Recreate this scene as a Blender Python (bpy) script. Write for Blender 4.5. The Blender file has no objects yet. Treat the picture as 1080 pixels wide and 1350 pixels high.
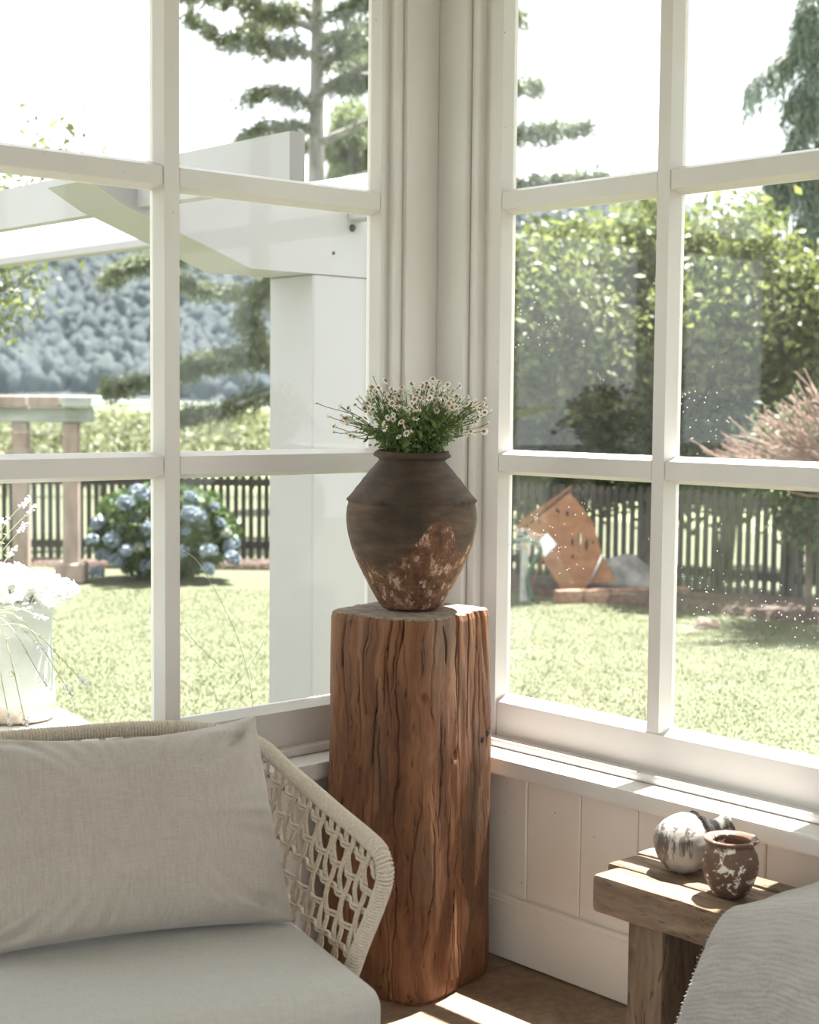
import bpy, bmesh, math, random
import numpy as np
from mathutils import Vector, Matrix, noise

random.seed(7); rng = np.random.default_rng(7)
R_ = math.radians
SC = bpy.context.scene
COL = SC.collection

# ------------------------------------------------------------------ camera
CAM_POS = Vector((-2.84386, -3.05790, 1.45))
ROT = np.array([[0.74353169, 0.04046244, -0.66747541],
                [-0.66863982, 0.05845574, -0.74128518],
                [0.00902356, 0.99746966, 0.07051849]])      # camera axes -> world
FPX = 2029.0
cam = bpy.data.cameras.new('camera'); camo = bpy.data.objects.new('camera', cam); COL.objects.link(camo)
m3 = Matrix(ROT.tolist())
camo.matrix_world = Matrix.Translation(CAM_POS) @ m3.to_4x4()
cam.sensor_fit = 'VERTICAL'; cam.sensor_height = 36.0; cam.lens = FPX / 1350 * 36.0
cam.clip_start = 0.05; cam.clip_end = 4000
cam.dof.use_dof = True; cam.dof.focus_distance = 3.75; cam.dof.aperture_fstop = 4.5
SC.camera = camo

# ------------------------------------------------------------------ sky, sun, exposure
w = bpy.data.worlds.new('sky'); SC.world = w; w.use_nodes = True
bgn = w.node_tree.nodes['Background']
bgn.inputs['Color'].default_value = (0.93, 0.972, 1.0, 1); bgn.inputs['Strength'].default_value = 1.55
SUN_EL, SUN_AZ = R_(70.5), math.atan(0.11)
sd = Vector((math.cos(SUN_EL) * math.cos(SUN_AZ), math.cos(SUN_EL) * math.sin(SUN_AZ), math.sin(SUN_EL)))
sl = bpy.data.lights.new('sun', 'SUN'); sl.energy = 20.0; sl.angle = R_(0.6); sl.color = (1.0, 0.97, 0.925)
so = bpy.data.objects.new('sun', sl); COL.objects.link(so)
so.rotation_euler = sd.to_track_quat('Z', 'Y').to_euler(); so.location = (6, 1, 20)
SC.view_settings.view_transform = 'Standard'; SC.view_settings.look = 'None'
SC.view_settings.gamma = 1.0; SC.view_settings.use_curve_mapping = False
SC.view_settings.exposure = 0.85

ZG = -0.2      # garden level


def P(px, py, depth):
    """world point seen at a photo pixel, at a chosen distance along the view axis"""
    d = ROT @ np.array([px - 540, -(py - 675), -FPX]) / FPX
    return np.array(CAM_POS) + d * depth


def PG(px, py, z=ZG):
    d = ROT @ np.array([px - 540, -(py - 675), -FPX])
    return np.array(CAM_POS) + d * ((z - CAM_POS[2]) / d[2])


RIGHT = ROT[:, 0] * np.array([1, 1, 0]); RIGHT = RIGHT / np.linalg.norm(RIGHT)
FWD = np.array([-RIGHT[1], RIGHT[0], 0])
UP = np.array([0, 0, 1.0])


# ------------------------------------------------------------------ helpers
def link(o, parent=None):
    COL.objects.link(o)
    if parent: o.parent = parent
    return o


def tag(o, label, cat, group=None):
    o['label'] = label; o['category'] = cat
    if group: o['group'] = group
    return o


def struct(o, label=None):
    o['kind'] = 'structure'
    if label: o['label'] = label
    return o


def thing(name, label, cat, loc=(0, 0, 0), rotz=0, group=None):
    o = bpy.data.objects.new(name, None); COL.objects.link(o); o.empty_display_size = 0.1
    o.location = loc; o.rotation_euler = (0, 0, rotz)
    return tag(o, label, cat, group)


def mesh(name, v, f, mat, parent=None, smooth=False):
    me = bpy.data.meshes.new(name)
    me.from_pydata([tuple(map(float, p)) for p in v], [], [tuple(map(int, q)) for q in f]); me.update()
    if mat: me.materials.append(mat)
    if smooth: me.polygons.foreach_set('use_smooth', [True] * len(me.polygons))
    o = bpy.data.objects.new(name, me)
    return link(o, parent)


def mesh_np(name, v, f, mat, parent=None, smooth=False):
    """fast builder: v (n,3), f (m,k) arrays of equal sided faces"""
    v = np.asarray(v, np.float32); f = np.asarray(f, np.int32); k = f.shape[1]
    me = bpy.data.meshes.new(name)
    me.vertices.add(len(v)); me.vertices.foreach_set('co', v.ravel())
    me.loops.add(f.size); me.loops.foreach_set('vertex_index', f.ravel())
    me.polygons.add(len(f)); me.polygons.foreach_set('loop_start', np.arange(0, f.size, k, dtype=np.int32))
    me.polygons.foreach_set('loop_total', np.full(len(f), k, np.int32))
    if smooth: me.polygons.foreach_set('use_smooth', np.ones(len(f), bool))
    me.update(calc_edges=True); me.validate()
    if mat: me.materials.append(mat)
    return link(bpy.data.objects.new(name, me), parent)


def inst(src, parent=None, loc=None, rot=None, scale=None, name=None):
    o = src.copy(); o.parent = parent
    if name: o.name = name
    if loc is not None: o.location = loc
    if rot is not None: o.rotation_euler = rot
    if scale is not None: o.scale = scale
    COL.objects.link(o); return o


def bevel_box_data(lo, hi, bev=0.0, seg=1):
    bm = bmesh.new()
    bmesh.ops.create_cube(bm, size=1.0)
    lo = Vector(lo); hi = Vector(hi); c = (lo + hi) / 2; s = hi - lo
    for vv in bm.verts: vv.co = Vector((c[i] + vv.co[i] * s[i] for i in range(3)))
    if bev > 0:
        bmesh.ops.bevel(bm, geom=list(bm.edges), offset=min(bev, 0.45 * min(abs(x) for x in s)), segments=seg, affect='EDGES', profile=0.6)
    return bm


def box(name, lo, hi, mat, parent=None, bev=0.0, seg=1, T=None, smooth=False):
    lo2 = [min(a, b) for a, b in zip(lo, hi)]; hi2 = [max(a, b) for a, b in zip(lo, hi)]
    bm = bevel_box_data(lo2, hi2, bev, seg)
    if T: 
        for vv in bm.verts: vv.co = Vector(T(*vv.co))
        bmesh.ops.recalc_face_normals(bm, faces=list(bm.faces))
    me = bpy.data.meshes.new(name); bm.to_mesh(me); bm.free()
    if mat: me.materials.append(mat)
    if smooth: me.polygons.foreach_set('use_smooth', [True] * len(me.polygons))
    return link(bpy.data.objects.new(name, me), parent)


def prism(name, poly, a, b, fn, mat, parent=None):
    """extrude a closed 2-D polygon between a and b; fn(u, v, w) -> xyz"""
    n = len(poly)
    v = [fn(u, q, a) for u, q in poly] + [fn(u, q, b) for u, q in poly]
    f = [tuple(range(n)), tuple(range(2 * n - 1, n - 1, -1))] + [(i, i + n, (i + 1) % n + n, (i + 1) % n) for i in range(n)]
    bm = bmesh.new(); vs = [bm.verts.new(p) for p in v]
    for q in f: bm.faces.new([vs[i] for i in q])
    bmesh.ops.recalc_face_normals(bm, faces=list(bm.faces))
    me = bpy.data.meshes.new(name); bm.to_mesh(me); bm.free()
    if mat: me.materials.append(mat)
    return link(bpy.data.objects.new(name, me), parent)


def tube_data(pts, rad, seg=8, cap=True):
    pts = [Vector(p) for p in pts]; n = len(pts)
    if not hasattr(rad, '__len__'): rad = [rad] * n
    v = []; f = []
    t0 = (pts[1] - pts[0]).normalized()
    up = Vector((0, 0, 1)) if abs(t0.z) < 0.9 else Vector((1, 0, 0))
    nrm = (up - t0 * up.dot(t0)).normalized()
    for i, p in enumerate(pts):
        t = (pts[min(i + 1, n - 1)] - pts[max(i - 1, 0)])
        t = t.normalized() if t.length > 1e-9 else t0
        nrm = (nrm - t * nrm.dot(t)); nrm = nrm.normalized() if nrm.length > 1e-6 else t.orthogonal().normalized()
        bn = t.cross(nrm)
        for k in range(seg):
            a = 2 * math.pi * k / seg
            v.append(p + (nrm * math.cos(a) + bn * math.sin(a)) * rad[i])
    for i in range(n - 1):
        for k in range(seg):
            k2 = (k + 1) % seg
            f.append((i * seg + k, i * seg + k2, (i + 1) * seg + k2, (i + 1) * seg + k))
    if cap:
        f.append(tuple(range(seg - 1, -1, -1))); f.append(tuple(range((n - 1) * seg, n * seg)))
    return v, f


class MB:
    def __init__(self): self.v = []; self.f = []
    def add(self, d):
        o = len(self.v); self.v += list(d[0]); self.f += [tuple(i + o for i in q) for q in d[1]]; return self
    def tube(self, pts, rad, seg=6, cap=True): return self.add(tube_data(pts, rad, seg, cap))
    def build(self, name, mat, parent=None, smooth=True): return mesh(name, self.v, self.f, mat, parent, smooth)


def lathe_data(prof, seg=64, fn=None):
    v = []; f = []
    for i, (r, z) in enumerate(prof):
        for k in range(seg):
            a = 2 * math.pi * k / seg
            rr, zz = fn(r, z, a, i) if fn else (r, z)
            v.append((rr * math.cos(a), rr * math.sin(a), zz))
    for i in range(len(prof) - 1):
        for k in range(seg):
            k2 = (k + 1) % seg
            f.append((i * seg + k, i * seg + k2, (i + 1) * seg + k2, (i + 1) * seg + k))
    return v, f


def catmull(pts, n=12):
    pts = [np.array(p, float) for p in pts]; out = []
    q = [2 * pts[0] - pts[1]] + pts + [2 * pts[-1] - pts[-2]]
    for i in range(1, len(q) - 2):
        for k in range(n):
            t = k / n
            out.append(0.5 * ((2 * q[i]) + (-q[i - 1] + q[i + 1]) * t + (2 * q[i - 1] - 5 * q[i] + 4 * q[i + 1] - q[i + 2]) * t * t
                              + (-q[i - 1] + 3 * q[i] - 3 * q[i + 1] + q[i + 2]) * t ** 3))
    out.append(pts[-1]); return out


def resample(pts, step):
    pts = np.array(pts); seg = np.linalg.norm(np.diff(pts, axis=0), axis=1); L = np.concatenate([[0], np.cumsum(seg)])
    n = max(2, int(L[-1] / step) + 1); s = np.linspace(0, L[-1], n)
    return np.stack([np.interp(s, L, pts[:, i]) for i in range(3)], 1)


def quads(centers, size, normal_bias=None, aspect=1.6, rnd=rng):
    """random leaf shapes (folded kites of 2 triangles): vertices and faces"""
    n = len(centers); c = np.asarray(centers)
    s = np.asarray(size) if hasattr(size, '__len__') else np.full(n, size)
    s = s * rnd.uniform(0.7, 1.25, n)
    a = rnd.normal(size=(n, 3)); a /= np.linalg.norm(a, axis=1)[:, None]
    b = rnd.normal(size=(n, 3))
    if normal_bias is not None: a = a + normal_bias; a /= np.linalg.norm(a, axis=1)[:, None]
    b = np.cross(a, b); b /= np.linalg.norm(b, axis=1)[:, None]
    cc = np.cross(a, b)
    L = s[:, None] * 0.5; W = L / aspect
    v = np.stack([c - cc * L, c + b * W + a * W * 0.35, c + cc * L, c - b * W + a * W * 0.35], 1).reshape(-1, 3)
    i = np.arange(n)[:, None] * 4
    f = np.concatenate([i + np.array([[0, 1, 2]]), i + np.array([[0, 2, 3]])], 0)
    return v, f


def needles(base, direc, length, width, rnd=rng):
    """thin triangles from base along direc"""
    n = len(base); d = direc / np.linalg.norm(direc, axis=1)[:, None]
    b = np.cross(d, rnd.normal(size=(n, 3))); b /= np.linalg.norm(b, axis=1)[:, None]
    L = (length * rnd.uniform(0.6, 1.3, n))[:, None]; W = width * rnd.uniform(0.7, 1.3, n)[:, None]
    v = np.stack([base - b * W, base + b * W, base + d * L], 1).reshape(-1, 3)
    f = np.arange(n * 3).reshape(-1, 3)
    return v, f


# ------------------------------------------------------------------ materials
def nt(name):
    m = bpy.data.materials.new(name); m.use_nodes = True
    return m, m.node_tree.nodes, m.node_tree.links


def rgba(c): return (c[0], c[1], c[2], 1.0)


def tex_noise(N, L, vec, scale, detail=4, rough=0.55, dist=0.0):
    n = N.new('ShaderNodeTexNoise'); n.inputs['Scale'].default_value = scale; n.inputs['Detail'].default_value = detail
    n.inputs['Roughness'].default_value = rough; n.inputs['Distortion'].default_value = dist
    if vec is not None: L.new(vec, n.inputs['Vector'])
    return n.outputs['Fac']


def ramp(N, L, fac, stops):
    r = N.new('ShaderNodeValToRGB'); e = r.color_ramp.elements
    while len(e) < len(stops): e.new(0.5)
    for k, (p, c) in enumerate(stops):
        e[k].position = p; e[k].color = rgba(c) if hasattr(c, '__len__') else (c, c, c, 1)
    L.new(fac, r.inputs['Fac']); return r.outputs['Color']


def mapping(N, L, scale=(1, 1, 1), rot=(0, 0, 0), coord='Object'):
    t = N.new('ShaderNodeTexCoord'); mp = N.new('ShaderNodeMapping')
    mp.inputs['Scale'].default_value = scale; mp.inputs['Rotation'].default_value = rot
    L.new(t.outputs[coord], mp.inputs['Vector']); return mp.outputs['Vector']


def mix(N, L, fac, a, b, mode='MIX'):
    n = N.new('ShaderNodeMix'); n.data_type = 'RGBA'; n.blend_type = mode
    if isinstance(fac, (int, float)): n.inputs[0].default_value = fac
    else: L.new(fac, n.inputs[0])
    for i, x in ((6, a), (7, b)):
        if hasattr(x, 'is_linked') or isinstance(x, bpy.types.NodeSocket): L.new(x, n.inputs[i])
        else: n.inputs[i].default_value = rgba(x)
    return n.outputs[2]


def bump(N, L, h, bsdf, strength=0.3, dist=0.01):
    b = N.new('ShaderNodeBump'); b.inputs['Strength'].default_value = strength; b.inputs['Distance'].default_value = dist
    L.new(h, b.inputs['Height']); L.new(b.outputs['Normal'], bsdf.inputs['Normal'])


def simple(name, c1, c2=None, scale=8, stretch=(1, 1, 1), rough=0.6, bmp=0.0, detail=5, metal=0.0, lo=0.35, hi=0.65, bdist=0.01, spec=0.5):
    m, N, L = nt(name); b = N['Principled BSDF']
    b.inputs['Roughness'].default_value = rough; b.inputs['Metallic'].default_value = metal
    b.inputs['Specular IOR Level'].default_value = spec
    v = mapping(N, L, stretch); f = tex_noise(N, L, v, scale, detail)
    c = ramp(N, L, f, [(lo, c1), (hi, c2 or c1)])
    L.new(c, b.inputs['Base Color'])
    if bmp: bump(N, L, f, b, bmp, bdist)
    return m


def paint_mat(name, c, dark=(0.12, 0.09, 0.06), speck=1.0, rough=0.45):
    """aged gloss paint: faint mottling, few dark specks"""
    m, N, L = nt(name); b = N['Principled BSDF']; b.inputs['Roughness'].default_value = rough
    v = mapping(N, L)
    f = tex_noise(N, L, v, 5, 6)
    base = ramp(N, L, f, [(0.3, tuple(x * 0.94 for x in c)), (0.7, c)])
    vo = N.new('ShaderNodeTexVoronoi'); vo.inputs['Scale'].default_value = 26; L.new(v, vo.inputs['Vector'])
    sp = ramp(N, L, vo.outputs['Distance'], [(0.035, 1.0), (0.06, 0.0)])
    gate = ramp(N, L, tex_noise(N, L, v, 9, 2), [(0.56, 0.0), (0.6, 0.8 * speck)])
    mm = N.new('ShaderNodeMath'); mm.operation = 'MULTIPLY'; L.new(sp, mm.inputs[0]); L.new(gate, mm.inputs[1])
    L.new(mix(N, L, mm.outputs[0], base, dark), b.inputs['Base Color'])
    bump(N, L, tex_noise(N, L, v, 60, 3), b, 0.06, 0.004)
    return m


def leaf_mat(name, c1, c2, trans=0.45, tcol=None, scale=3.0, rough=0.5):
    m, N, L = nt(name); b = N['Principled BSDF']; out = N['Material Output']
    g = N.new('ShaderNodeNewGeometry')
    f = N.new('ShaderNodeTexWhiteNoise'); f.noise_dimensions = '1D'; L.new(g.outputs['Random Per Island'], f.inputs['W'])
    c = ramp(N, L, f.outputs['Value'], [(0.0, c1), (1.0, c2)])
    L.new(c, b.inputs['Base Color']); b.inputs['Roughness'].default_value = rough
    tr = N.new('ShaderNodeBsdfTranslucent')
    if tcol: tr.inputs['Color'].default_value = rgba(tcol)
    else: L.new(c, tr.inputs['Color'])
    mx = N.new('ShaderNodeMixShader'); mx.inputs[0].default_value = trans
    L.new(b.outputs[0], mx.inputs[1]); L.new(tr.outputs[0], mx.inputs[2]); L.new(mx.outputs[0], out.inputs['Surface'])
    return m


def glass_mat(name, speck, ior):
    """clear old pane: fresnel reflection over see-through glass, dust spots on it"""
    m, N, L = nt(name); out = N['Material Output']; N.remove(N['Principled BSDF'])
    tr = N.new('ShaderNodeBsdfTransparent'); tr.inputs['Color'].default_value = (0.975, 0.985, 0.98, 1)
    gl = N.new('ShaderNodeBsdfGlossy'); gl.inputs['Roughness'].default_value = 0.0; gl.inputs['Color'].default_value = (1, 1, 1, 1)
    fr = N.new('ShaderNodeFresnel'); 
    ge = N.new('ShaderNodeNewGeometry'); io = N.new('ShaderNodeMath'); io.operation = 'MULTIPLY_ADD'   # thin pane: the same reflectance on both faces
    L.new(ge.outputs['Backfacing'], io.inputs[0]); io.inputs[1].default_value = 1 / ior - ior; io.inputs[2].default_value = ior; L.new(io.outputs[0], fr.inputs['IOR'])
    mx = N.new('ShaderNodeMixShader'); L.new(fr.outputs[0], mx.inputs[0]); L.new(tr.outputs[0], mx.inputs[1]); L.new(gl.outputs[0], mx.inputs[2])
    v = mapping(N, L)
    vo = N.new('ShaderNodeTexVoronoi'); vo.inputs['Scale'].default_value = 62; L.new(v, vo.inputs['Vector'])
    sp = ramp(N, L, vo.outputs['Distance'], [(0.07, 1.0), (0.11, 0.0)])
    gate = ramp(N, L, tex_noise(N, L, v, 3.0, 5), [(0.60 - speck, 0.0), (0.66 - speck, 0.75)])
    film = ramp(N, L, tex_noise(N, L, v, 4.0, 5), [(0.35, 0.004), (0.75, 0.016)])
    mm = N.new('ShaderNodeMath'); mm.operation = 'MULTIPLY'; L.new(sp, mm.inputs[0]); L.new(gate, mm.inputs[1])
    m2 = N.new('ShaderNodeMath'); m2.operation = 'MAXIMUM'; L.new(mm.outputs[0], m2.inputs[0]); L.new(film, m2.inputs[1])
    df = N.new('ShaderNodeBsdfDiffuse'); df.inputs['Color'].default_value = (0.8, 0.8, 0.76, 1)
    dt = N.new('ShaderNodeBsdfTranslucent'); dt.inputs['Color'].default_value = (0.85, 0.85, 0.8, 1)
    dm = N.new('ShaderNodeMixShader'); dm.inputs[0].default_value = 0.55; L.new(df.outputs[0], dm.inputs[1]); L.new(dt.outputs[0], dm.inputs[2])
    fin = N.new('ShaderNodeMixShader'); L.new(m2.outputs[0], fin.inputs[0]); L.new(mx.outputs[0], fin.inputs[1]); L.new(dm.outputs[0], fin.inputs[2])
    L.new(fin.outputs[0], out.inputs['Surface'])
    return m


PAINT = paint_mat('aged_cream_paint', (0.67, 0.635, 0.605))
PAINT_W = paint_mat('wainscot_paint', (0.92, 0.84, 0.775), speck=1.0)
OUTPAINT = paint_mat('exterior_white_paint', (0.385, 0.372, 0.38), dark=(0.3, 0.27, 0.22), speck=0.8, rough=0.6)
GLASS = glass_mat('window_glass_dusty', 0.06, 1.36)
GLASS_C = glass_mat('window_glass_clear', -0.02, 1.27)


def floor_mat():
    m, N, L = nt('worn_brown_floor'); b = N['Principled BSDF']
    v = mapping(N, L)
    f = tex_noise(N, L, v, 4, 8, 0.65, 0.6); g = tex_noise(N, L, v, 45, 5)
    c = ramp(N, L, f, [(0.3, (0.17, 0.11, 0.072)), (0.5, (0.28, 0.19, 0.13)), (0.72, (0.38, 0.275, 0.195))])
    sp = ramp(N, L, g, [(0.3, 0.72), (0.7, 1.15)])
    L.new(mix(N, L, 1.0, c, sp, 'MULTIPLY'), b.inputs['Base Color']); b.inputs['Roughness'].default_value = 0.55
    bump(N, L, g, b, 0.15, 0.004); return m


def wood_mat(name, c_dark, c_mid, c_light, grey, axis=2, gs=1.0, grey_amt=0.45, rough=0.65, bstr=0.5):
    m, N, L = nt(name); b = N['Principled BSDF']; b.inputs['Roughness'].default_value = rough
    b.inputs['Specular IOR Level'].default_value = 0.3
    st = [1.0, 1.0, 1.0]; st[axis] = 0.09
    st2 = [1.0, 1.0, 1.0]; st2[axis] = 0.3
    v0 = mapping(N, L)
    wob = N.new('ShaderNodeTexNoise'); wob.inputs['Scale'].default_value = 7 * gs; wob.inputs['Detail'].default_value = 2; L.new(v0, wob.inputs['Vector'])
    off = N.new('ShaderNodeVectorMath'); off.operation = 'MULTIPLY_ADD'
    L.new(wob.outputs['Color'], off.inputs[0]); off.inputs[1].default_value = (0.06 / gs,) * 3; L.new(v0, off.inputs[2])
    mp = N.new('ShaderNodeMapping'); mp.inputs['Scale'].default_value = st; L.new(off.outputs[0], mp.inputs['Vector'])
    mp2 = N.new('ShaderNodeMapping'); mp2.inputs['Scale'].default_value = st2; L.new(v0, mp2.inputs['Vector'])
    grain = tex_noise(N, L, mp.outputs[0], 95 * gs, 5, 0.6); med = tex_noise(N, L, mp.outputs[0], 26 * gs, 4, 0.6); big = tex_noise(N, L, mp2.outputs[0], 7 * gs, 4, 0.6)
    c = ramp(N, L, med, [(0.3, c_dark), (0.5, c_mid), (0.72, c_light)])
    ln = ramp(N, L, grain, [(0.33, 0.22), (0.40, 0.92), (0.7, 1.14)])
    c = mix(N, L, 1.0, c, ln, 'MULTIPLY')
    gf = ramp(N, L, big, [(0.5, 0.0), (0.68, grey_amt)])
    c = mix(N, L, gf, c, grey)
    L.new(c, b.inputs['Base Color'])
    bump(N, L, grain, b, bstr, 0.006)
    return m


STUMP = wood_mat('old_post_hardwood', (0.085, 0.035, 0.017), (0.17, 0.072, 0.033), (0.26, 0.125, 0.061), (0.125, 0.092, 0.068), 2, 1.0, 0.6)
BENCHLEG = wood_mat('weathered_leg_wood', (0.105, 0.068, 0.043), (0.19, 0.13, 0.086), (0.28, 0.20, 0.14), (0.20, 0.16, 0.13), 2, 1.2, 0.5)
BENCHW = wood_mat('weathered_bench_wood', (0.12, 0.075, 0.046), (0.22, 0.145, 0.094), (0.33, 0.235, 0.165), (0.24, 0.195, 0.155), 1, 1.2, 0.5)
ARBORW = simple('arbor_timber', (0.20, 0.15, 0.125), (0.30, 0.23, 0.19), 14, (1, 1, 0.3), 0.8, 0.3)


def fabric_mat(name, c, c2, scale=520, rough=0.9, bstr=0.35):
    m, N, L = nt(name); b = N['Principled BSDF']; b.inputs['Roughness'].default_value = rough
    b.inputs['Specular IOR Level'].default_value = 0.15
    b.inputs['Sheen Weight'].default_value = 0.25
    v1 = mapping(N, L, (0.05, 1, 1)); v2 = mapping(N, L, (1, 0.05, 0.05))
    a = tex_noise(N, L, v1, scale, 3); d = tex_noise(N, L, v2, scale, 3)
    s = N.new('ShaderNodeMath'); s.operation = 'ADD'; L.new(a, s.inputs[0]); L.new(d, s.inputs[1])
    h = N.new('ShaderNodeMath'); h.operation = 'MULTIPLY'; L.new(s.outputs[0], h.inputs[0]); h.inputs[1].default_value = 0.5
    L.new(ramp(N, L, h.outputs[0], [(0.36, c2), (0.58, c)]), b.inputs['Base Color'])
    bump(N, L, h.outputs[0], b, bstr, 0.003); return m


LINEN = fabric_mat('pillow_linen', (0.425, 0.38, 0.335), (0.345, 0.305, 0.265))
SEATF = fabric_mat('seat_linen', (0.48, 0.455, 0.42), (0.41, 0.385, 0.355))
GAUZE = fabric_mat('gauze_cotton', (0.48, 0.45, 0.42), (0.38, 0.355, 0.33), 300)
ROPE = simple('natural_rope', (0.50, 0.43, 0.35), (0.64, 0.565, 0.475), 190, (1, 1, 1), 0.85, 0.5, bdist=0.003, spec=0.2)
ROPE2 = simple('weave_cord', (0.46, 0.375, 0.29), (0.64, 0.55, 0.445), 240, (1, 1, 1), 0.85, 0.5, bdist=0.003, spec=0.2)
IRON = simple('dark_steel', (0.05, 0.045, 0.04), (0.09, 0.08, 0.07), 30, rough=0.5, metal=0.6)


# ------------------------------------------------------------------ room shell
XL, YB, ZC = -5.2, -5.2, 2.95      # far side walls, ceiling
fl = struct(box('floor', (XL - 0.1, YB - 0.1, -0.06), (0.0, 0.0, 0.0), floor_mat()))
fl['label'] = 'worn brown earthen floor of the sunroom'
struct(box('ceiling', (XL - 0.1, YB - 0.1, ZC), (0.12, 0.12, ZC + 0.1), PAINT))

SILL_T, SILL_B, SILL_F = 0.548, 0.505, -0.08
N_FLAT, N_GLASS = 0.045, 0.075
ZROWS = [(0.677, 1.264), (1.329, 1.945), (2.010, 2.600)]       # glass heights
NW = [0]


def build_window(map_, s0, cols, s1, glass=None, head=2.70, zrows=ZROWS, SILL_T=SILL_T):
    """map_(s, n, z) -> xyz; s runs along the wall, n is outward; cols are glass spans along s"""
    NW[0] += 1
    fnz = lambda s, n, z: map_(s, n, z)
    fns = lambda z, n, s: map_(s, n, z)
    b = 0.011
    g = N_GLASS; fl_ = N_FLAT; bk = 0.088
    za, zb = zrows[0][0], zrows[-1][1]
    # root = outer stile beside the corner
    root = prism('window_%d' % NW[0], [(s0, fl_), (cols[0][0] - b, fl_), (cols[0][0], g), (cols[0][0], bk), (s0, bk)], SILL_T + 0.01, head, fnz, PAINT)
    struct(root)
    prism('stile', [(s1, fl_), (cols[-1][1] + b, fl_), (cols[-1][1], g), (cols[-1][1], bk), (s1, bk)], SILL_T + 0.01, head, fnz, PAINT, root)
    prism('bottom_rail', [(SILL_T + 0.01, fl_ + 0.001), (za - b - 0.006, fl_ + 0.001), (za, g), (za, bk), (SILL_T + 0.01, bk)], cols[0][0] - 0.004, cols[-1][1] + 0.004, fns, PAINT, root)
    prism('top_rail', [(head, fl_ + 0.001), (zb + b, fl_ + 0.001), (zb, g), (zb, bk), (head, bk)], cols[0][0] - 0.004, cols[-1][1] + 0.004, fns, PAINT, root)
    for (a0, a1), (b0, b1) in zip(cols[:-1], cols[1:]):
        prism('mullion', [(a1 + b, fl_ - 0.002), (b0 - b, fl_ - 0.002), (b0, g), (b0, bk), (a1, bk), (a1, g)], za - 0.012, zb + 0.012, fnz, PAINT, root)
    for (a0, a1) in cols:
        for (q0, q1), (r0, r1) in zip(zrows[:-1], zrows[1:]):
            prism('glazing_bar', [(q1 + b, fl_), (r0 - b, fl_), (r0, g), (r0, bk), (q1, bk), (q1, g)], a0 - 0.008, a1 + 0.008, fns, PAINT, root)
        for (q0, q1) in zrows:
            pn = box('glass_pane', (a0 - 0.004, g + 0.003, q0 - 0.004), (a1 + 0.004, g + 0.007, q1 + 0.004), glass or GLASS_C, root, T=map_)
    # rounded bead on the sill, stop beads at both sides
    box('sill_bead', (s0 - 0.03, 0.008, SILL_T), (s1 + 0.03, fl_ + 0.004, SILL_T + 0.022), PAINT, root, 0.008, 2, T=map_)
    for q in ((s0 - 0.028, s0), (s1, s1 + 0.028)):
        box('stop_bead', (q[0], 0.018, SILL_T + 0.0), (q[1], 0.07, head), PAINT, root, 0.006, 2, T=map_)
    return root


mapL = lambda s, n, z: (-s, n, z)            # left wall: plane y = 0, outward +y
mapR = lambda s, n, z: (n, -s, z)            # right wall: plane x = 0, outward +x
mapB = lambda s, n, z: (-s, YB - n, z)       # wall behind the camera
mapS = lambda s, n, z: (XL - n, -s, z)       # side wall behind the camera


def shell(name, map_, length, label, SILL_B=SILL_B):
    root = struct(box(name, (0.0, 0.012, 0.0), (length, 0.10, SILL_B), PAINT_W, T=map_), label)
    box('header', (-0.1, 0.0, 2.70), (length + 0.1, 0.10, ZC), PAINT, root, T=map_)
    return root


def wainscot(root, map_, length, first, side):
    s = 0.001; e = first; k = 0
    while s < length - 0.02:
        box('board', (s + 0.0012, -0.001, 0.12), (min(e, length) - 0.0012, 0.016, SILL_B + 0.002), PAINT_W, root, 0.0035, 1, T=map_)
        s = e; e += 0.183; k += 1
    bb = struct(box('baseboard_' + side, (0.022, -0.022, 0.004), (length, 0.0, 0.158), PAINT_W, None, 0.003, 1, T=map_))
    box('cap_moulding', (0.018, -0.019, 0.156), (length, 0.0, 0.170), PAINT_W, bb, 0.006, 2, T=map_)


wl = shell('wall_left', mapL, 5.2, 'cream boarded wall under the left windows')
wr = shell('wall_right', mapR, 5.2, 'cream boarded wall under the right windows')
wainscot(wl, mapL, 5.0, 0.18, 'left'); wainscot(wr, mapR, 5.0, 0.18, 'right')
wb = shell('wall_back', mapB, 5.2, 'cream wall behind the camera, its glazing lowered to admit more light', 0.05); ws = shell('wall_side', mapS, 5.2, 'cream wall at the far side, its glazing lowered to admit more light', 0.05)
TN = [0]


def trim(lo, hi, map_, bev=0.004, mat=None, seg=1):
    TN[0] += 1
    return struct(box('trim_%d' % TN[0], lo, hi, mat or PAINT, None, bev, seg, T=map_))


t = trim((0.0, SILL_F, SILL_B), (5.1, 0.10, SILL_T), mapL, 0.006, seg=2); t['label'] = 'cream timber sill under the left windows'
t = trim((0.08, SILL_F, SILL_B), (5.1, 0.10, SILL_T), mapR, 0.006, seg=2); t['label'] = 'cream timber sill under the right windows'
# corner post faced with two boards
TN[0] += 1
cp = struct(box('trim_%d' % TN[0], (0.0, 0.0, SILL_T), (0.11, 0.11, 2.75), PAINT, None)); cp['label'] = 'corner post faced with cream boards'
box('board', (-0.107, 0.0, SILL_T), (0.004, 0.075, 2.75), PAINT, cp, 0.004, 2)
box('board', (0.0005, -0.107, SILL_T), (0.075, -0.0005, 2.75), PAINT, cp, 0.004, 2)

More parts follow.
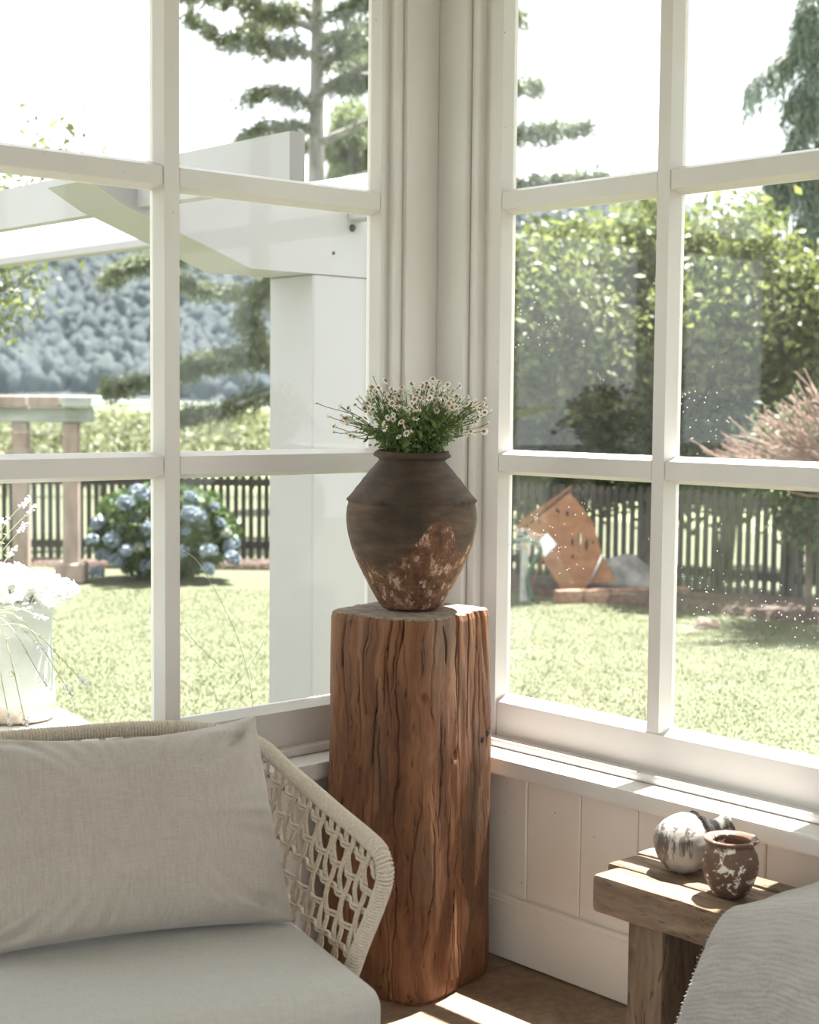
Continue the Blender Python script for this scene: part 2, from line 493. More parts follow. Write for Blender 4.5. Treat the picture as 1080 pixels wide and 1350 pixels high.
W1 = build_window(mapL, 0.134, [(0.172, 0.781), (0.845, 1.45)], 1.51, GLASS_C); W1['label'] = 'white twelve-light timber window on the left wall'
W2 = build_window(mapR, 0.136, [(0.208, 0.704), (0.762, 1.195)], 1.26, GLASS); W2['label'] = 'white multi-pane timber window on the right wall'
for map_ in (mapL,):
    for a in (1.72, 3.28): build_window(map_, a, [(a + 0.05, a + 0.66), (a + 0.72, a + 1.33)], a + 1.38)
for a in (1.86, 3.26): build_window(mapR, a, [(a + 0.05, a + 0.58), (a + 0.64, a + 1.17)], a + 1.22)
for map_ in (mapB, mapS):
    for a in (0.35, 1.97, 3.59): build_window(map_, a, [(a + 0.05, a + 0.66), (a + 0.72, a + 1.33)], a + 1.38, None, 2.70, [(0.14, 0.9), (0.95, 2.62)], 0.05)  # unseen windows taken down to floor level to brighten the room
for map_, spans in ((mapL, ((1.538, 1.692), (3.128, 3.252), (4.688, 5.3))), (mapR, ((1.288, 1.832), (3.108, 3.232), (4.508, 5.3))),
                    (mapB, ((-0.1, 0.322), (1.758, 1.942), (3.378, 3.562), (4.998, 5.3))), (mapS, ((-0.1, 0.322), (1.758, 1.942), (3.378, 3.562), (4.998, 5.3)))):
    for a, b in spans: trim((a, 0.0, SILL_T if map_ in (mapL, mapR) else 0.05), (b, 0.10, 2.70), map_)

for map_, side in ((mapL, 'left'), (mapR, 'right')):  # overhang out of view, added to keep the sun off the jar
    e_ = trim((-0.36 if side == 'left' else -0.10, 0.10, 2.72), (5.3, 0.36, 2.76), map_); e_['label'] = 'unseen overhang added to hold back sun above the %s windows' % side

# the crack in the lower pane of the left window
pane = [c for c in W1.children if c.name.startswith('glass_pane')][0]
mk = MB()
for pts in ([(240, 724), (262, 742), (290, 790), (312, 838), (325, 880), (330, 905), (334, 934)], [(353, 835), (340, 860), (325, 884), (300, 915), (278, 945)], [(243, 828), (262, 852), (293, 880)]):
    q = []
    for px, py in pts:
        d = ROT @ np.array([px - 540, -(py - 675), -FPX]); p = np.array(CAM_POS) + d * ((0.0775 - CAM_POS[1]) / d[1]); q.append(p)
    mk.tube(catmull(q, 5), 0.0007, 4)
mk.build('crack', simple('crack_edge', (0.35, 0.38, 0.33), (0.6, 0.63, 0.58), 30, rough=0.3), pane)

# ------------------------------------------------------------------ garden ground
def grass_ground():
    m, N, L = nt('lawn_soil_grass'); b = N['Principled BSDF']; b.inputs['Roughness'].default_value = 0.9
    v = mapping(N, L); f = tex_noise(N, L, v, 2.2, 8, 0.7); g = tex_noise(N, L, v, 38, 4)
    c = ramp(N, L, f, [(0.3, (0.058, 0.069, 0.028)), (0.6, (0.083, 0.089, 0.043)), (0.8, (0.100, 0.100, 0.054))])
    L.new(mix(N, L, 1.0, c, ramp(N, L, g, [(0.3, 0.75), (0.7, 1.12)]), 'MULTIPLY'), b.inputs['Base Color'])
    bump(N, L, g, b, 0.6, 0.02); return m


lawn = struct(mesh_np('lawn', [(-30, -14, ZG), (14, -14, ZG), (14, 30, ZG), (-30, 30, ZG)], [[0, 1, 2, 3]], grass_ground())); lawn['label'] = 'sunlit garden lawn outside the windows'
# grass blades (only where the windows look)
nb = 120000
px = rng.uniform(-60, 1120, nb); dep = 4.3 + 9.2 * rng.uniform(0, 1, nb) ** 1.25
base = np.array(CAM_POS)[None] + (ROT @ np.stack([(px - 540) / FPX, np.zeros(nb), -np.ones(nb)])).T * dep[:, None]
keep = ((base[:, 0] > 0.14) | (base[:, 1] > 0.14))
base = base[keep]; base[:, 2] = ZG
clump = np.array([noise.noise(Vector((p[0] * 3.1, p[1] * 3.1, 0))) for p in base])
lean = rng.normal(size=(len(base), 3)) * 0.55; lean[:, 2] = 1.0
gv, gf = needles(base, lean, (0.017 + 0.009 * clump) * np.ones(len(base)), 0.0034)
GRASSB = leaf_mat('grass_blades', (0.076, 0.083, 0.036), (0.108, 0.110, 0.055), 0.4)
go = mesh_np('grass', gv, gf, GRASSB); go['kind'] = 'stuff'; tag(go, 'short pale green grass blades all over the lawn', 'grass')
# vineyard field beyond
FIELD = simple('field_soil', (0.13, 0.15, 0.065), (0.19, 0.20, 0.10), 0.25, rough=0.95)
c0 = np.array(CAM_POS); corner = lambda r, d, z: c0 * np.array([1, 1, 0]) + RIGHT * r + FWD * d + np.array([0, 0, z])
fv = [corner(-900, 11, ZG - 0.03), corner(900, 11, ZG - 0.03), corner(900, 1500, ZG - 0.03), corner(-900, 1500, ZG - 0.03)]
fo = struct(mesh_np('field_ground', fv, [[0, 1, 2, 3]], FIELD)); fo['label'] = 'flat green farmland beyond the garden fence'

VINE = leaf_mat('vine_leaves', (0.092, 0.107, 0.05), (0.16, 0.168, 0.092), 0.5)
VWOOD = simple('vine_stock', (0.10, 0.075, 0.05), (0.16, 0.12, 0.085), 20, rough=0.9)
k = 0
d = 27.0
while d < 110:
    half = 0.30 * d + 2
    n = int(2400 if d < 50 else 1500)
    r = rng.uniform(-half, half * 0.55, n); z = ZG + 0.25 + 0.95 * rng.beta(1.6, 1.3, n)
    q = np.array([corner(0, 0, 0)]) + RIGHT[None] * r[:, None] + FWD[None] * (d + rng.normal(0, 0.28, n) + 0.10 * r)[:, None]
    q[:, 2] = z + 0.15 * np.sin(r * 2.1 + d)
    v, f = quads(q, 0.10 + 0.0016 * d)
    vr = thing('vine_row', 'long row of grape vines in the field behind the fence', 'vines', tuple(corner(-half * 0.2, d, ZG)), 0, 'vine rows beyond the fence')
    v = v - np.array(vr.location)[None]
    fo_ = mesh_np('foliage', v, f, VINE, vr); fo_['kind'] = 'stuff'
    mb = MB()
    for rr in np.arange(-half, half * 0.55, 1.6):
        p = corner(rr, d + 0.10 * rr, ZG - 0.05) - np.array(vr.location); mb.tube([p, p + np.array([0.03, 0.02, 0.55]), p + np.array([0, 0.02, 0.9])], 0.03, 5)
    mb.build('stocks', VWOOD, vr)['kind'] = 'stuff'
    d *= 1.11

# wooded hill far behind with its forest, and the haze that lies before it
HILLM = simple('hill_ground', (0.012, 0.019, 0.016), (0.03, 0.036, 0.028), 0.05, rough=1.0)
nu, nv = 40, 24; hv = []
def hill_z(r, d):
    t_ = max(0.0, (d - 520) / 420.0)
    return ZG + 112 * t_ ** 1.15 * (1 + 0.12 * math.sin(r * 0.012 + 1.0) + 0.05 * math.sin(r * 0.05)) + 6 * noise.noise(Vector((r * 0.012, d * 0.012, 0)))
for j in range(nv):
    for i in range(nu):
        r = -330 + 560 * i / (nu - 1); d = 515 + 460 * j / (nv - 1)
        hv.append(corner(r, d, hill_z(r, d)))
hf = [(j * nu + i, j * nu + i + 1, (j + 1) * nu + i + 1, (j + 1) * nu + i) for j in range(nv - 1) for i in range(nu - 1)]
hill = struct(mesh('hill', hv, hf, HILLM, None, True)); hill['label'] = 'wooded hill rising far beyond the vineyard'
bm = bmesh.new(); bmesh.ops.create_icosphere(bm, subdivisions=2, radius=1.0)
ico = np.array([vv.co[:] for vv in bm.verts]); icf = np.array([[q.index for q in ff.verts] for ff in bm.faces]); bm.free()
FOREST = leaf_mat('haze_tinted_forest', (0.004, 0.008, 0.010), (0.016, 0.022, 0.022), 0.0, rough=0.95)  # blue of the distant haze is mixed into the crown colour
SHN = [np.array([noise.noise(Vector(p * 2.1) + Vector((k * 3.1, k * 1.7, 0))) for p in ico]) for k in range(9)]
vs = []; fs = []; o = 0
for j in range(62):
    for i in range(76):
        r = -300 + 6.4 * i + rng.uniform(-3, 3) + 3.2 * (j % 2); d = 525 + 6.8 * j + rng.uniform(-3, 3)
        if r > 130 or r < -0.30 * d - 25: continue
        s = rng.uniform(2.2, 4.6); c = corner(r, d, hill_z(r, d) + s * rng.uniform(0.9, 1.5))
        sh = 1 + 0.85 * (SHN[(i * 7 + j * 3) % 9])
        vs.append(c + ico * sh[:, None] * np.array([s, s, s * rng.uniform(1.0, 1.6)])); fs.append(icf + o); o += len(ico)
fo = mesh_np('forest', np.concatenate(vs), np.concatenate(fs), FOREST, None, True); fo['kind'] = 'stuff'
tag(fo, 'forest covering the distant hill, blue of haze mixed into its colour', 'forest')
m, N, L = nt('valley_haze'); N.remove(N['Principled BSDF'])
vsn = N.new('ShaderNodeVolumeScatter'); vsn.inputs['Color'].default_value = (0.62, 0.83, 1.0, 1); vsn.inputs['Density'].default_value = 0.00013; vsn.inputs['Anisotropy'].default_value = 0.0
L.new(vsn.outputs[0], N['Material Output'].inputs['Volume'])
hb = [corner(-420, 170, ZG), corner(330, 170, ZG), corner(330, 500, ZG), corner(-420, 500, ZG)]
hb += [p + np.array([0, 0, 130]) for p in hb]
hz = mesh('haze', hb, [(0, 3, 2, 1), (4, 5, 6, 7), (0, 1, 5, 4), (1, 2, 6, 5), (2, 3, 7, 6), (3, 0, 4, 7)], m); hz['kind'] = 'stuff'
tag(hz, 'pale blue haze in the valley before the hill', 'haze')

# ------------------------------------------------------------------ picket fences
PICK = simple('dark_fence_timber', (0.022, 0.021, 0.017), (0.05, 0.045, 0.037), 18, (1, 1, 0.2), 0.85, 0.3)
pk_me = None


def fence(p0, p1, label, post_every=2.1, step=0.078, h=0.93):
    global pk_me
    p0 = np.array(p0); p1 = np.array(p1); dv = p1 - p0; Ln = float(np.linalg.norm(dv)); ang = math.atan2(dv[1], dv[0])
    root = thing('picket_fence', label, 'fence', (p0[0], p0[1], ZG), ang)
    if pk_me is None:
        wd, th = 0.047, 0.018
        poly = [(-wd / 2, 0.04), (wd / 2, 0.04), (wd / 2, h - 0.035), (wd * 0.28, h - 0.006), (0, h), (-wd * 0.28, h - 0.006), (-wd / 2, h - 0.035)]
        pk_me = prism('picket', poly, -0.02 - th, -0.02, lambda u, q, y: (u, y, q), PICK, root)
        first = pk_me
    else: first = None
    n = int(Ln / step)
    for i in range(n):
        x = (i + 0.5) * step
        o = first if first is not None else inst(pk_me, root, name='picket')
        first = None
        o.location = (x, 0, random.uniform(-0.012, 0.008)); o.rotation_euler = (0, random.uniform(-0.008, 0.008), 0)
    for z in (0.17, 0.80):
        box('rail', (0, -0.019, z), (Ln, 0.025, z + 0.075), PICK, root, 0.004)
    for x in np.arange(0.4, Ln, post_every):
        box('post', (x - 0.05, 0.026, 0), (x + 0.05, 0.126, h - 0.05), PICK, root, 0.008)
    return root


fence((4.0, 11.65), (7.02, 8.95), 'dark picket fence behind the blue hydrangea and arbor')
fence((7.06, 8.85), (8.75, 1.9), 'dark picket fence behind the rusty steel plate')

# garden beds: bark mulch along the fences
MULCH = simple('bark_mulch', (0.03, 0.02, 0.015), (0.11, 0.072, 0.055), 30, (1, 1, 1), 0.95, 0.9, bdist=0.03)
def bed(name, pts, label):
    n = len(pts); v = []; rings = [(1.0, 0.0), (0.93, 0.05), (0.75, 0.075), (0.4, 0.085)]
    pts = np.array(pts); c = pts.mean(0); big = []
    for i in range(n):
        for q in range(6): big.append(pts[i] * (1 - q / 6) + pts[(i + 1) % n] * (q / 6))
    big = np.array(big); n = len(big)
    for s, z in rings:
        for p in big: 
            qx = c + (p - c) * s; v.append((qx[0], qx[1], ZG + z + (0.03 * noise.noise(Vector((qx[0] * 5, qx[1] * 5, 0))) if z else 0)))
    f = [(r * n + i, r * n + (i + 1) % n, (r + 1) * n + (i + 1) % n, (r + 1) * n + i) for r in range(3) for i in range(n)] + [tuple(range(3 * n, 4 * n))]
    return struct(mesh(name, v, f, MULCH, None, True), label)
bed('mulch_bed', [(4.7, 10.4), (6.5, 8.75), (7.1, 8.2), (7.05, 8.85), (4.3, 11.3)], 'bark mulch bed at the fence by the hydrangea')
bed('mulch_bed', [(6.75, 6.5), (7.45, 2.2), (8.6, 2.0), (7.2, 8.2), (6.9, 8.2)], 'bark mulch bed along the right fence')

# ------------------------------------------------------------------ pergola outside the left window
pg = thing('pergola', 'white painted timber pergola with tapered beam and square post', 'pergola', (0.575, 1.225, ZG))
PO = np.array([0.575, 1.225, ZG])
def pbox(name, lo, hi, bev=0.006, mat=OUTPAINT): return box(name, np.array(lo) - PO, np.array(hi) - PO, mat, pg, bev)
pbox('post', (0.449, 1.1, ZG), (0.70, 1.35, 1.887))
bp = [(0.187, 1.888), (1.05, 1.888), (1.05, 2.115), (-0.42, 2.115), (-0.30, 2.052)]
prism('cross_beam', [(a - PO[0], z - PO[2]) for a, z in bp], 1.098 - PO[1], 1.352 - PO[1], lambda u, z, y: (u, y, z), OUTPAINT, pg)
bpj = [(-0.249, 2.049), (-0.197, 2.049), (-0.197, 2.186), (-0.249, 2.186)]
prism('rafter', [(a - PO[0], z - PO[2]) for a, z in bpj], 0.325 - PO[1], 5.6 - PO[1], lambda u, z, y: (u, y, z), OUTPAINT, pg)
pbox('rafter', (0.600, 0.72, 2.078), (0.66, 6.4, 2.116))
BACKLIT = leaf_mat('backlit_white', (0.85, 0.85, 0.82), (0.85, 0.85, 0.82), 0.7)
pbox('backlit_strip', (0.62, 0.72, 2.116), (0.64, 6.4, 2.236), 0.0, BACKLIT)  # made-up translucent strip, added so the sun behind it shows blown white
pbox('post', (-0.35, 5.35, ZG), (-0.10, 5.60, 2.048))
mb = MB()
for bx_, bz_, bs_ in ((0.618, 2.055, 1.0), (0.535, 1.963, 0.5)):
    v_, f_ = lathe_data([(0.0001, 0.012), (0.008, 0.012), (0.011, 0.006), (0.013, 0.002), (0.013, 0.0)], 12)
    v_ = [(bx_ - PO[0] + q[0] * bs_, 1.098 - PO[1] - q[2] * bs_, bz_ - PO[2] + q[1] * bs_) for q in v_]; mb.add((v_, f_))
mb.build('bolts', IRON, pg)

# ------------------------------------------------------------------ table and planters outside the left window
TBL = thing('garden_table', 'white topped garden table outside the left window', 'table', (-1.15, 0.68, ZG), R_(-9))
tz = 0.6 - ZG
TABW = simple('table_white_paint', (0.80, 0.80, 0.77), (0.72, 0.72, 0.69), 12, rough=0.5)
TABE = simple('table_rusty_edge', (0.36, 0.19, 0.10), (0.50, 0.30, 0.17), 20, rough=0.7)
for k in range(6):
    x0 = -0.62 + k * 0.171
    box('plank', (x0, -0.235, tz - 0.02), (x0 + 0.168, 0.215, tz), TABW, TBL, 0.003)
box('edge_trim', (-0.622, -0.245, tz - 0.026), (0.408, -0.236, tz - 0.004), TABE, TBL, 0.002)
box('apron', (-0.58, -0.20, tz - 0.10), (0.36, 0.18, tz - 0.021), TABW, TBL, 0.003)
for sx in (-0.57, 0.31):
    for sy in (-0.19, 0.13): box('leg', (sx, sy, 0), (sx + 0.05, sy + 0.05, tz - 0.03), TABW, TBL, 0.004)


def two_tone_pot():
    m, N, L = nt('glazed_planter'); b = N['Principled BSDF']; b.inputs['Roughness'].default_value = 0.35
    v = mapping(N, L); s = N.new('ShaderNodeSeparateXYZ'); L.new(v, s.inputs[0])
    f = tex_noise(N, L, v, 14, 5)
    a = N.new('ShaderNodeMath'); a.operation = 'MULTIPLY_ADD'; L.new(f, a.inputs[0]); a.inputs[1].default_value = 0.03; L.new(s.outputs[2], a.inputs[2])
    k_ = ramp(N, L, a.outputs[0], [(0.066, 0.0), (0.072, 1.0)])
    glaze = ramp(N, L, f, [(0.3, (0.42, 0.46, 0.43)), (0.7, (0.52, 0.55, 0.51))])
    clay = ramp(N, L, tex_noise(N, L, v, 60, 4), [(0.3, (0.34, 0.26, 0.20)), (0.7, (0.52, 0.43, 0.35))])
    L.new(mix(N, L, k_, clay, glaze), b.inputs['Base Color']); return m


pl = thing('ceramic_planter', 'pale grey-green glazed planter with raw clay foot on garden table', 'planter', (-0.905, 0.66, 0.6))
prof = [(0.0001, 0.004), (0.096, 0.004), (0.104, 0.012), (0.106, 0.06), (0.101, 0.13), (0.096, 0.20), (0.097, 0.25), (0.103, 0.300), (0.108, 0.318), (0.107, 0.324), (0.098, 0.322), (0.094, 0.29), (0.094, 0.27)]
v_, f_ = lathe_data(prof, 48); mesh('body', v_, f_, two_tone_pot(), pl, True)
v_, f_ = lathe_data([(0.0001, 0.285), (0.05, 0.287), (0.0945, 0.283)], 32); mesh('soil', v_, f_, simple('potting_soil', (0.04, 0.03, 0.02), (0.09, 0.065, 0.045), 40, rough=1.0), pl, True)
# white flowers: heads of many small petals on short stems standing in the planter
WPET = leaf_mat('white_petals', (0.86, 0.86, 0.83), (0.92, 0.91, 0.88), 0.35)
STEMG = leaf_mat('green_stems', (0.12, 0.19, 0.045), (0.25, 0.33, 0.10), 0.2)


def petal_ball(n, rad, size, flat=0.75, seed=1):
    r2 = np.random.default_rng(seed); d = r2.normal(size=(n, 3)); d /= np.linalg.norm(d, axis=1)[:, None]; d = d[d[:, 2] > -0.55]
    c = d * rad * r2.uniform(0.82, 1.05, len(d))[:, None]; c[:, 2] *= flat
    v, f = [], []
    vv, ff = quads(c, size, d * 1.6, 1.15, r2)
    return vv, ff


pb = petal_ball(210, 0.052, 0.026)
src = None
for i, (dx, dy, dz, s) in enumerate([(0.035, -0.055, 0.375, 1.0), (-0.04, -0.05, 0.37, 1.0), (0.085, 0.0, 0.365, 0.95), (0.0, 0.03, 0.385, 1.1), (-0.085, 0.02, 0.365, 1.0), (0.045, 0.06, 0.37, 1.0), (0.115, -0.045, 0.352, 0.8), (0.06, -0.095, 0.355, 0.85)]):
    st = thing('white_flower', 'white ruffled flower head overflowing the pale glazed planter', 'flower', (-0.905 + dx * 0.5, 0.66 + dy * 0.5, 0.6 + 0.287), 0, 'white flowers in the glazed planter')
    mb = MB().tube(catmull([(0, 0, 0), (dx * 0.2, dy * 0.2, 0.03), (dx * 0.5, dy * 0.5, dz - 0.302)], 4), 0.003, 5); mb.build('stem', STEMG, st)
    if src is None: h = src = mesh_np('flower_head', pb[0], pb[1], WPET, st)
    else: h = inst(src, st, name='flower_head')
    h.location = (dx * 0.5, dy * 0.5, dz - 0.302); h.scale = (s,) * 3; h.rotation_euler = (0.3 * dy * 10, 0.3 * dx * 10, i * 1.3)
# lavender in its own pot further along the table, sprigs arching out over it
lp = thing('lavender_pot', 'terracotta pot with arching lavender on the garden table', 'potted plant', (-1.16, 0.62, 0.6))
v_, f_ = lathe_data([(0.0001, 0.003), (0.055, 0.003), (0.06, 0.01), (0.078, 0.12), (0.085, 0.125), (0.085, 0.15), (0.075, 0.15), (0.07, 0.12)], 32)
mesh('pot', v_, f_, simple('terracotta_plain', (0.40, 0.19, 0.11), (0.52, 0.28, 0.17), 18, rough=0.8), lp, True)
v_, f_ = lathe_data([(0.0001, 0.115), (0.04, 0.116), (0.073, 0.115)], 24); mesh('soil', v_, f_, bpy.data.materials['potting_soil'], lp, True)
LAVST = leaf_mat('lavender_stem', (0.42, 0.47, 0.27), (0.62, 0.64, 0.44), 0.3)
LAVFL = leaf_mat('lavender_bloom', (0.62, 0.60, 0.66), (0.82, 0.82, 0.84), 0.4)
L0 = np.array([-1.16, 0.62, 0.6])
for (px_, py_, dp, bend) in [(9, 690, 3.75, 0.22), (40, 655, 3.8, 0.16), (47, 667, 3.85, 0.14), (35, 690, 3.7, 0.12), (45, 803, 3.7, 0.10), (58, 858, 3.65, 0.14), (62, 905, 3.62, 0.18), (104, 921, 3.6, 0.20), (116, 905, 3.66, 0.16), (35, 958, 3.62, 0.22), (14, 955, 3.6, 0.2), (60, 815, 3.75, 0.12), (22, 720, 3.9, 0.1)]:
    tip = P(px_, py_, dp) - L0; tip[1] = max(tip[1], 0.13 - L0[1])
    b0 = np.array([rng.uniform(-0.03, 0.03), rng.uniform(-0.03, 0.03), 0.115])
    mid = (b0 + tip) / 2 + np.array([0, 0, bend]) + np.array([0.02, -0.05, 0])
    cv = catmull([b0, b0 * 0.6 + mid * 0.4 + np.array([0, 0, 0.04]), mid, tip], 7)
    mb = MB().tube(cv, [0.0021 - 0.0010 * i / len(cv) for i in range(len(cv))], 5); sp = mb.build('sprig', LAVST, lp)
    cc = np.array([cv[int(len(cv) * q)] + rng.normal(0, 0.004, 3) for q in rng.uniform(0.25, 0.9, 9)])
    v_, f_ = quads(cc, 0.022, None, 4.0); mesh_np('leaf', v_, f_, LAVST, sp)
    tdir = np.array(cv[-1]) - np.array(cv[-3]); tdir /= np.linalg.norm(tdir)
    cc = np.array([tip - tdir * rng.uniform(0, 0.035) + rng.normal(0, 0.0035, 3) for _ in range(26)])
    v_, f_ = quads(cc, 0.009, None, 1.3); mesh_np('bloom', v_, f_, LAVFL, sp)

# ------------------------------------------------------------------ hydrangea bush
HYDL = leaf_mat('hydrangea_leaves', (0.035, 0.07, 0.02), (0.11, 0.16, 0.05), 0.3)
HYDB = leaf_mat('hydrangea_blue', (0.15, 0.195, 0.24), (0.22, 0.265, 0.305), 0.25)
HYDG = leaf_mat('hydrangea_fading', (0.25, 0.28, 0.21), (0.33, 0.35, 0.29), 0.25)
H0 = PG(213, 766) + FWD * 0.15; H0[2] = ZG
hy = thing('hydrangea_bush', 'hydrangea bush with round blue flower heads by the fence', 'shrub', tuple(H0))
n = 5200; d_ = rng.normal(size=(n, 3)); d_ /= np.linalg.norm(d_, axis=1)[:, None]; rr = rng.uniform(0.55, 1.0, n) ** 0.5
q = d_ * rr[:, None]; q = q[q[:, 2] > -0.97]
loc = RIGHT[None] * q[:, :1] * 0.68 + FWD[None] * q[:, 1:2] * 0.45 + UP[None] * (0.455 + q[:, 2:3] * 0.455)
loc *= 1 + 0.1 * np.array([noise.noise(Vector(p * 4)) for p in loc])[:, None]
v_, f_ = quads(loc, 0.085, None, 1.5); mesh_np('foliage', v_, f_, HYDL, hy)['kind'] = 'stuff'
mb = MB()
for k in range(14):
    a = rng.uniform(0, 6.28); mb.tube(catmull([(0.08 * math.cos(a), 0.08 * math.sin(a), 0), (0.2 * math.cos(a), 0.2 * math.sin(a), 0.3), (0.4 * math.cos(a), 0.36 * math.sin(a), 0.6)], 4), 0.009, 5)
mb.build('stems', simple('hydrangea_cane', (0.12, 0.09, 0.05), (0.2, 0.15, 0.09), 20, rough=0.9), hy)['kind'] = 'stuff'
pbh = petal_ball(170, 0.085, 0.05, 0.85, 5); hsrc = {}
for (px_, py_, s) in [(131, 690, 1), (165, 663, 1.0), (182, 650, 1.1), (203, 650, 1), (158, 698, .95), (148, 712, 1), (137, 731, .95), (165, 726, .85), (187, 678, 1), (200, 695, 1.1), (155, 740, 1), (128, 755, .9), (196, 745, 1), (204, 720, .95), (183, 722, .7), (250, 677, 1), (262, 680, .9), (243, 700, .9), (266, 696, .9), (275, 727, 1.05), (274, 750, .85), (306, 720, 1.0), (306, 736, .95), (297, 703, .7), (252, 656, .8), (240, 728, .9), (170, 686, .9), (213, 668, 1), (222, 700, 1), (228, 735, 1), (218, 652, .9), (121, 712, .8), (290, 690, .7), (283, 668, .6)]:
    depn = 13.75 + rng.uniform(-0.1, 0.18) + 0.12 * abs(px_ - 215) / 95
    fade = px_ in (183, 297)
    if fade not in hsrc:
        h = mesh_np('flower_head', pbh[0], pbh[1], HYDG if fade else HYDB, hy); hsrc[fade] = h
    else: h = inst(hsrc[fade], hy, name='flower_head')
    h.location = P(px_, py_, depn) - H0; h.scale = (s * 0.88,) * 3; h.rotation_euler = (rng.uniform(-.6, .6), rng.uniform(-.6, .6), rng.uniform(0, 6))

# ------------------------------------------------------------------ timber arbor on the left
A0 = PG(95, 768); 
ab = thing('timber_arbor', 'low grey-brown timber arbor with plank top beside the hydrangea', 'arbor', (A0[0], A0[1], ZG), math.atan2(RIGHT[1], RIGHT[0]))
sA = float(np.dot(np.array(A0) - c0, FWD)) / FPX       # metres per pixel there
H_ = lambda py_: (768 - py_) * sA
for xx in (0, -66, -145, -225):
    pb_ = box('post', ((xx - 10) * sA, -0.07, 0), ((xx + 10) * sA, 0.07, H_(556)), ARBORW, ab, 0.008)
    if xx in (0, -145): box('plinth', ((xx - 19) * sA, -0.13, 0), ((xx + 19) * sA, 0.13, H_(741)), ARBORW, ab, 0.015)
ARB2 = simple('arbor_weathered_beam', (0.22, 0.24, 0.225), (0.34, 0.35, 0.33), 9, (0.3, 1, 1), 0.8, 0.3)
box('beam', (-262 * sA, -0.10, H_(556)), (28 * sA, 0.10, H_(536.5)), ARB2, ab, 0.01)
for k, xx in enumerate((34, -8, -52, -96, -140, -184, -228)):
    box('cap_plank', ((xx - 40) * sA, -0.24, H_(536)), (xx * sA, 0.24, H_(521)), ARBORW if k % 3 else ARB2, ab, 0.012)

# ------------------------------------------------------------------ rusty plate, stones, bricks, tap
def rust_mat():
    m, N, L = nt('rusted_steel'); b = N['Principled BSDF']; v = mapping(N, L)
    f = tex_noise(N, L, v, 9, 8, 0.7); c = ramp(N, L, f, [(0.3, (0.17, 0.07, 0.035)), (0.55, (0.25, 0.115, 0.055)), (0.75, (0.33, 0.165, 0.08))])
    L.new(c, b.inputs['Base Color']); b.inputs['Roughness'].default_value = 0.85; bump(N, L, f, b, 0.2, 0.01); return m
RUST = rust_mat()
RP = PG(745, 788); RD = 13.18
sR = RD / FPX
rs = thing('rusty_steel_plate', 'rusted steel plate with slots and a white square, leaning by the fence', 'sculpture', tuple(RP), math.atan2(RIGHT[1], RIGHT[0]))
zb_ = 786
def curve_plate(name, outline, holes, th, mat, parent, fn):
    cu = bpy.data.curves.new(name, 'CURVE'); cu.dimensions = '2D'; cu.fill_mode = 'BOTH'; cu.extrude = th
    for ring in [outline] + holes:
        s = cu.splines.new('POLY'); s.points.add(len(ring) - 1); s.use_cyclic_u = True
        for p, q in zip(s.points, ring): p.co = (q[0], q[1], 0, 1)
    tmp = bpy.data.objects.new('tmp', cu); COL.objects.link(tmp)
    dg = bpy.context.evaluated_depsgraph_get(); dg.update(); me = bpy.data.meshes.new_from_object(tmp.evaluated_get(dg))
    bpy.data.objects.remove(tmp); bpy.data.curves.remove(cu); me.name = name
    for vv in me.vertices: vv.co = fn(*vv.co)
    me.materials.clear(); me.materials.append(mat)
    return link(bpy.data.objects.new(name, me), parent)
to = lambda px_, py_: ((px_ - 745) * sR, (zb_ - py_) * sR)
outl = [to(*p) for p in ((751, 648), (767, 667), (782, 687), (789, 713), (796, 733), (812, 764), (778, 767), (745, 786), (738, 772), (712, 731), (692.6, 697), (705, 686), (730, 665))]
slot = lambda cx, cy, w_, h_: [to(cx + w_ * math.cos(a) , cy + h_ * math.sin(a)) for a in np.linspace(0, 2 * math.pi, 12, endpoint=False)]
holes = [slot(764, 709, 2.2, 9), slot(754.5, 713, 2, 5), slot(773, 716, 2.2, 8), slot(782, 713, 1.5, 2.5), slot(755, 732, 2, 2.6), slot(735, 672, 2.6, 3.4), slot(711, 687, 2, 2), slot(748, 676, 2.4, 3.6)]
lean = lambda x, z, y: (x, y + 0.14 * z - 0.02 * math.sin(x * 3.0), z)
curve_plate('plate', outl, holes, 0.005, RUST, rs, lean)
sq = [to(*p) for p in ((721, 702), (734, 716), (718, 733), (708, 716))]
curve_plate('white_square', sq, [], 0.003, simple('white_tag', (0.62, 0.66, 0.66), (0.75, 0.78, 0.78), 30, rough=0.5), rs, lambda x, z, y: (x, y + 0.14 * z - 0.02 * math.sin(x * 3) - 0.012, z))
fl2 = [to(*p) for p in ((752, 646), (755, 641), (690, 686), (676, 704), (692.6, 697))]
curve_plate('folded_flange', fl2, [], 0.005, RUST, rs, lambda x, z, y: (x, y + 0.14 * z + 0.10, z + 0.01))
MB().tube([(*to(778, 767)[:1], -0.0, 0.0 + to(778, 767)[1]), (to(793, 728)[0], -0.02, to(793, 728)[1])], 0.011, 8).build('brace_rod', simple('grey_rod', (0.35, 0.35, 0.34), (0.5, 0.5, 0.48), 20, rough=0.5, metal=0.5), rs)
MB().tube([(-0.28, 0.3, 0), (-0.1, 0.14, 0.55)], 0.012, 8).build('prop', RUST, rs)

